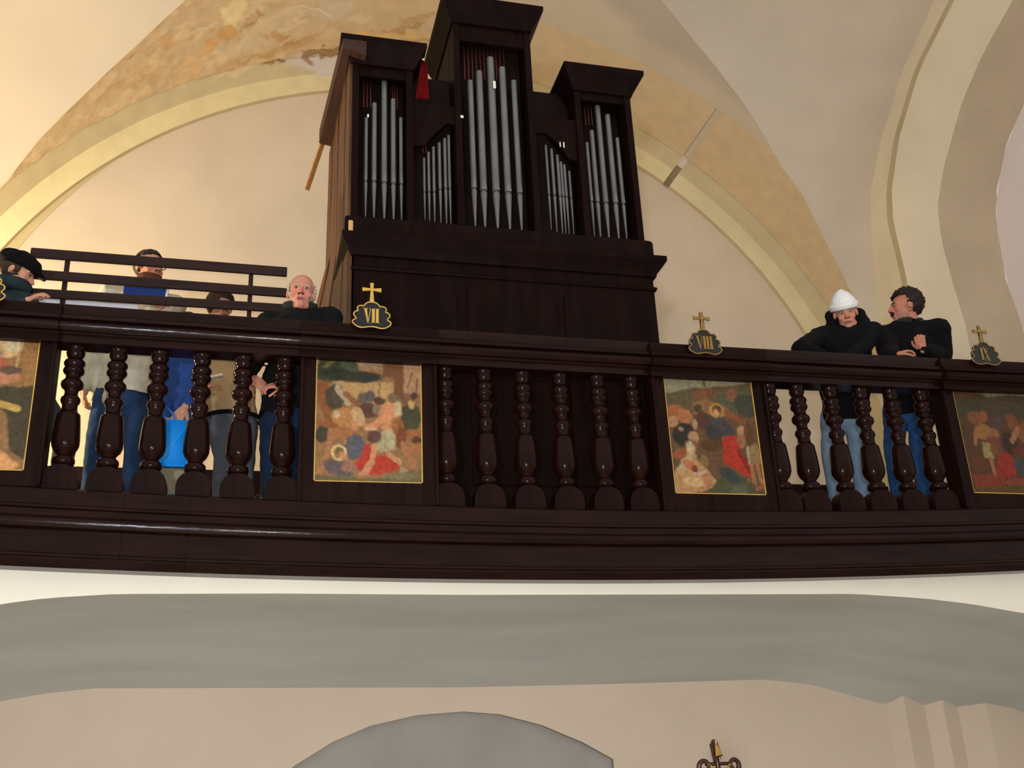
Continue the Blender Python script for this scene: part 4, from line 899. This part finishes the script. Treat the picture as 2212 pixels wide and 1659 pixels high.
# woman with a cap, far left
t, HM, nb, sh, s = person('person in a black flat cap and dark teal coat bending over the handrail, far left', at(36, 590, .36), 90, 20, 0, .225, at(60, 850, .38), 40, [leg(60, 950, .36), leg(140, 955, .40)], C_TEAL, C_GREYD, ZG+.80,
    {'L': (at(-60, 760, .35), at(-30, 690, .27), Vector((1, -.3, .0)), Vector((0, 0, 1)), .7), 'R': (at(30, 720, .30), at(50, 654, .17), Vector((.7, -.1, .5)), Vector((-.3, -.6, .8)), .6)}, brow=(80, 60, 50), bulk=1.05, sh_w=.165)
shell('cap', t, HM, (0, .012, .062), (.102, .128, .072), lambda p: p.z > .028, FELT, .012, .012, 24)
bm = bmesh.new(); add_ell(bm, (0, -.118, .040), (.066, .052, .010), Matrix.Rotation(.25, 3, 'X')); bmesh.ops.transform(bm, matrix=HM, verts=bm.verts); from_bm('cap_visor', bm, FELT, t, True)
shell('hair', t, HM, (0, .02, .02), (.084, .098, .085), lambda p: p.z < .045 and p.z > -.075 and p.y > -.03 and not (abs(p.x) > .06 and p.z < -.02 and p.y < .03), HAIRB, .010, .006)
collar_ring(t, nb, s, C_TEAL, .045, .10, .095, .0, dz=.02)

# bearded man in a cream jacket behind the slats
t, HM, nb, sh, s = person('bearded person with glasses, cream jacket and jeans reading behind the slatted railing', at(322, 580, .93), 42, 6, 0, .238, at(266, 845, .95), 22, [leg(208, 950, .93), leg(291, 952, .93)], C_CREAM, C_JEAN, at(250, 832, .75).z,
    {'L': (at(186, 760, .92), at(182, 838, .88), Vector((.05, 0, -1)), Vector((-1, -.2, 0)), .7), 'R': (at(335, 715, .88), at(326, 672, .76), Vector((.5, -.1, .45)), Vector((.0, -1, 0)), .9)}, stubble=None, brow=(60, 40, 32), bulk=1.06, sh_w=.20)
shell('hair', t, HM, (0, .018, .036), (.084, .104, .094), lambda p: p.z > .07+.25*max(0, -p.y-.03) or (p.y > .02 and p.z > -.07), HAIRD, .010, .005)
shell('beard', t, HM, (0, -.022, -.062), (.068, .080, .076), lambda p: p.z < -.060 and p.y < .02, BEARD, .010, .008)
glasses(t, HM, FRAME)
a_, b_ = at(268, 612, .62+.09), at(360, 618, .62+.09); zt, zb = at(315, 600, .71).z, at(315, 655, .71).z
fo = thing('blue_folder', ((a_.x+b_.x)/2, .71, zb), 'blue folder with white pages held in front of the bearded person', 'folder')
box('cover', ((a_.x+b_.x)/2, .71, (zt+zb)/2), (b_.x-a_.x, .012, zt-zb), mat('blue_cover', (14, 52, 128), .5), fo)
box('page_block', ((a_.x+b_.x)/2+.010, .7185, (zt+zb)/2), (b_.x-a_.x, .005, (zt-zb)*.94), PAPER, fo, bev=0)
box('page_edge', (b_.x+.008, .706, (zt+zb)/2), (.014, .014, (zt-zb)*.96), PAPER, fo, Matrix.Rotation(.12, 3, 'Y'), bev=0)

# woman with dark hair and a beige sweater
t, HM, nb, sh, s = person('person with a dark brown fringe, beige sweater and grey trousers behind the slatted railing', at(475, 662, .86), 30, 14, 0, .220, at(503, 905, .86), 5, [leg(482, 990, .84), leg(530, 990, .84)], C_BEIGE, C_GREY, at(500, 893, .75).z,
    {'L': (at(420, 800, .85), at(436, 842, .66), Vector((.7, -.5, .2)), Vector((-.3, -.4, .8)), .7), 'R': None}, brow=(50, 34, 28), bulk=1.02, sh_w=.165)
shell('hair', t, HM, (0, .012, .03), (.090, .106, .098), lambda p: p.z > .055 or (p.z > -.11 and (p.y > -.02 or abs(p.x) > .052)), HAIRB, .012, .006)
pel = at(503, 897, .80); tube_mesh('belt', [Vector((at(503, 0, .86).x*0+pel.x+.175*math.sin(a_), .86-.150*math.cos(a_), pel.z-.005)) for a_ in np.linspace(0, 2*PI, 26, endpoint=False)], .014, FELT, t, closed=True)
p, q = at(444, 818, .55), at(481, 810, .55)
bm = bmesh.new(); add_box(bm, (p+q)/2, ((q-p).length, .03, .014), Matrix.Rotation(-math.atan2(q.z-p.z, q.x-p.x), 3, 'Y')); tag(from_bm('paper_sheet', bm, PAPER), 'edge of a white paper sheet held before the beige sweater', 'paper')

# bald old man
t, HM, nb, sh, s = person('bald elderly person in a dark jacket at the end of the slatted railing', at(651, 634, .34), -3, 4, 3, .240, at(624, 900, .27), -20, [leg(588, 985, .33), leg(648, 985, .33)], C_BLACK2, C_NAVY, at(610, 895, .25).z,
    {'L': (at(548, 775, .30), at(532, 812, .19), Vector((.75, -.05, -.42)), Vector((.3, -.9, .2)), .55), 'R': (at(692, 850, .20), at(618, 838, .17), Vector((-.9, -.2, .05)), Vector((0, -.6, .8)), .8)}, skin=(206, 140, 118), brow=(176, 160, 140), redface=.9, sh_w=.19, lips=(170, 96, 88), sh_up=.075)
shell('hair', t, HM, (0, .022, .020), (.084, .103, .085), lambda p: -.05 < p.z < .062 and p.y > -.024, HAIRG, .006, .014, 90)
collar_ring(t, nb, s, C_COLL, .026, .082, .075, -.025, .5, dz=.015)
bm = bmesh.new(); add_ell(bm, (nb.x+.02, nb.y-.085, nb.z-.40), (.07, .09, .20)); from_bm('shirt_front', bm, C_WINE, t, True)
wr = at(532, 812, .19)+Vector((.012, 0, -.008)); tube_mesh('wrist_watch', [wr+Vector((0, .034*math.cos(a_), .034*math.sin(a_))) for a_ in np.linspace(0, 2*PI, 14, endpoint=False)], .006, GOLD, t, closed=True)

# child in blue with a bright bag
t, HM, nb, sh, s = person('child in a blue jacket behind the balusters, hair just above the handrail', at(402, 716, .40), 10, 10, 0, .215, at(378, 925, .42), 5, [leg(362, 1010, .42), leg(392, 1010, .42)], C_BLUE, C_KHAKI, at(378, 945, .35).z,
    {'L': (at(356, 850, .36), at(357, 905, .29), Vector((.1, -.1, -1)), Vector((-.2, -1, 0)), .5), 'R': (at(412, 840, .40), at(400, 880, .30), Vector((-.4, -.3, -.8)), Vector((.2, -1, 0)), .6)}, sh_w=.105, bulk=.76)
shell('hair', t, HM, (0, .015, .035), (.086, .104, .094), lambda p: p.z > .05 or (p.y > .0 and p.z > -.08), HAIRD, .012, .005)
collar_ring(t, nb, s, C_CREAM, .018, .07, .066, -.01)
pb = at(376, 962, .22)
bm = bmesh.new(); w_, h_ = .19, .27
for j in range(2): pass
add_prism(bm, [(pb.x-w_*.46, pb.z+h_/2), (pb.x+w_*.46, pb.z+h_/2), (pb.x+w_*.56, pb.z-h_*.42), (pb.x+w_*.40, pb.z-h_/2), (pb.x-w_*.40, pb.z-h_/2), (pb.x-w_*.56, pb.z-h_*.42)], .165, .215)
bmesh.ops.bevel(bm, geom=bm.edges[:], offset=.008, segments=2, affect='EDGES')
bg = thing('shopping_bag', (pb.x, .19, pb.z-h_/2), 'bright sky blue bag held in the hand of the child behind the balusters', 'bag')
from_bm('bag_body', bm, mat('bag_blue', (0, 148, 255), .6, var=.04), bg, True)
tube_mesh('bag_handle', [Vector((pb.x-.05, .190, pb.z+h_/2-.01)), Vector((pb.x-.075, .200, pb.z+h_/2+.05)), Vector((pb.x-.06, .24, pb.z+h_/2+.10)), Vector((pb.x-.02, .200, pb.z+h_/2+.05)), Vector((pb.x+.0, .190, pb.z+h_/2-.01))], .006, mat('bag_strap', (0, 110, 210), .7), bg)

# person in the white hat leaning on the rail
t, HM, nb, sh, s = person('person in a white knitted hat and black hooded coat leaning on the handrail', at(1826, 676, .34), -30, 22, -4, .225, at(1822, 885, .47), -22, [leg(1795, 985, .45), leg(1851, 970, .47)], C_BLACK, C_JEANP, at(1820, 912, .42).z,
    {'L': (at(1730, 752, .28), at(1785, 774, .18), Vector((1, -.2, 0)), Vector((0, 0, 1)), .6), 'R': (at(1862, 752, .27), at(1830, 778, .19), Vector((-1, -.2, 0)), Vector((0, 0, 1)), .6)}, brow=(110, 84, 70), bulk=1.04, sh_w=.175, redface=.8, sh_up=.085)
shell('knit_hat', t, HM, (0, .012, .052), (.088, .106, .098), lambda p: p.z > .030, KNIT, .014, .004, 30, nu=96, mod=lambda a_, d: 1+.02*math.cos(a_*24)*(1-abs(d.z))+.15*max(0, d.z)**5)
pts = [HM @ Vector((.096*math.sin(a_), .012-.116*math.cos(a_), .050+.006*math.cos(a_))) for a_ in np.linspace(0, 2*PI, 40, endpoint=False)]
bm = bmesh.new()
V = []
for k, a_ in enumerate(np.linspace(0, 2*PI, 72, endpoint=False)):
    for r_, z in ((.002, -.030), (.014, -.024), (.019, .0), (.016, .020), (.004, .026), (-.004, .0)):
        rr = 1+.012*(k % 2); V.append(HM @ Vector(((.088+r_)*rr*math.sin(a_), .012-(.106+r_)*rr*math.cos(a_), .052+z)))
n = 6; Fc = []
for k in range(72):
    for j in range(n): Fc.append((k*n+j, ((k+1) % 72)*n+j, ((k+1) % 72)*n+(j+1) % n, k*n+(j+1) % n))
mesh_obj('hat_cuff', V, Fc, KNIT, t, True)
bm = bmesh.new(); add_ell(bm, (0, .012, .164), (.026, .026, .016)); bmesh.ops.transform(bm, matrix=HM, verts=bm.verts); from_bm('hat_tip', bm, KNIT, t, True)
hb = bmesh.new()
for a_, b_, r0, r1 in (((-.105, .05, .0), (-.105, .0, -.12), .035, .06), ((.10, .05, -.03), (.10, .0, -.13), .03, .055), ((-.10, .06, .0), (.10, .07, -.03), .05, .05), ((-.105, .0, -.12), (-.03, -.07, -.185), .05, .04), ((.10, .0, -.13), (.03, -.07, -.185), .05, .04), ((-.09, .08, -.10), (.09, .08, -.10), .08, .08)):
    add_cap(hb, a_, r0, b_, r1)
bmesh.ops.transform(hb, matrix=HM, verts=hb.verts); me = remeshed(hb, .012, 4); link('hood', me, C_BLACK, t)

# dark-haired man turned towards the hat
t, HM, nb, sh, s = person('dark-haired person with a moustache in a black jacket, head turned to the white hat', at(1955, 664, .42), -108, -2, 0, .242, at(1960, 872, .52), -24, [leg(1932, 985, .50), leg(1986, 985, .52)], C_BLACK, C_JEANB, at(1955, 893, .40).z,
    {'L': (at(1922, 764, .32), at(1930, 768, .12), Vector((.8, -.3, .25)), Vector((0, -.3, .9)), .7), 'R': (at(2034, 768, .40), at(1994, 758, .20), Vector((-.2, -.1, 1)), Vector((-.75, -.5, .1)), 1.0)}, skin=(194, 128, 104), brow=(50, 36, 32), stubble=(150, 116, 104), bulk=1.08, sh_w=.19, redface=.9, sh_up=.05)
shell('hair', t, HM, (0, .024, .040), (.090, .112, .108), lambda p: p.z > .070+.4*max(0, -p.y-.06) or (p.y > .0 and p.z > -.065 and not (abs(p.x) > .05 and p.y < .035 and p.z < .01)), HAIRD, .012, .016, 90)
bm = bmesh.new(); add_cap(bm, (-.026, -.094, -.057), .006, (0, -.103, -.052), .008); add_cap(bm, (0, -.103, -.052), .008, (.026, -.094, -.057), .006); bmesh.ops.transform(bm, matrix=HM, verts=bm.verts); from_bm('moustache', bm, HAIRD, t, True)
collar_ring(t, nb, s, C_COLL, .024, .080, .080, -.02, .4, dz=.0)

# ================================================================== gilt ornament rising into the bottom of the frame
Yo = -1.5
p = at(1552, 1662, Yo); top = at(1552, 1596, Yo)
st = thing('processional_staff', (p.x, Yo, ZF), 'dark gilt ornament with a leaf finial and two scrolls at the bottom edge', 'staff')
u_ = (top.z-p.z)/66.0
bm = bmesh.new(); add_cap(bm, (p.x, Yo, p.z-.02), .011, (p.x-.002, Yo, p.z+24*u_), .009); from_bm('stem', bm, BRONZE, st, True)
bm = bmesh.new(); add_prism(bm, [(p.x-9*u_, p.z+20*u_), (p.x-11*u_, p.z+52*u_), (p.x-8*u_, p.z+64*u_), (p.x-2*u_, p.z+66*u_), (p.x+3*u_, p.z+60*u_), (p.x+12*u_, p.z+31*u_), (p.x+10*u_, p.z+28*u_), (p.x-1*u_, p.z+26*u_), (p.x-3*u_, p.z+14*u_), (p.x-8*u_, p.z+14*u_)], Yo-.010, Yo+.012)
bmesh.ops.bevel(bm, geom=bm.edges[:], offset=.003, segments=1, affect='EDGES'); from_bm('leaf_finial', bm, BRONZE, st)
bm = bmesh.new(); add_prism(bm, [(p.x-6*u_, p.z+28*u_), (p.x-5*u_, p.z+52*u_), (p.x+1*u_, p.z+53*u_), (p.x+10*u_, p.z+32*u_), (p.x+2*u_, p.z+30*u_)], Yo-.0145, Yo-.008); from_bm('gilt_facet', bm, GOLDD, st)
for sg in (-1, 1):
    pts = []; c = Vector((p.x+sg*36*u_, Yo, p.z+8*u_))
    for k in range(26):
        a_ = k/25*2.1*PI; r_ = (17-10*k/25)*u_
        pts.append(c+Vector((sg*r_*math.sin(a_-.6), -.004-.0006*k, -r_*math.cos(a_-.6)*1.0)))
    tube_mesh('scroll', [Vector((p.x+sg*4*u_, Yo, p.z-14*u_)), Vector((p.x+sg*18*u_, Yo, p.z-12*u_))]+pts, [.012]*2+[.0125-.00025*k for k in range(26)], BRONZE, st, seg=8)
    tube_mesh('gilt_edge', [Vector((p.x+sg*30*u_, Yo-.018, p.z+14*u_)), Vector((p.x+sg*16*u_, Yo-.018, p.z+3*u_)), Vector((p.x+sg*3*u_, Yo-.018, p.z-2*u_))], .004, GOLDD, st)
box('crossbar', (p.x, Yo+.004, p.z+12*u_), (62*u_, .014, 8*u_), BRONZE, st)
bm = bmesh.new(); add_ell(bm, (p.x, Yo, p.z-10*u_), (30*u_, .03, 14*u_)); from_bm('boss', bm, BRONZE, st, True)
o = link('pole', lathe_mesh('pole', [(0, .09), (.03, .09), (.05, .03), (.3, .016), (p.z-ZF-.03, .016)], 16), BRONZE, st); o.location = (p.x, Yo, ZF);
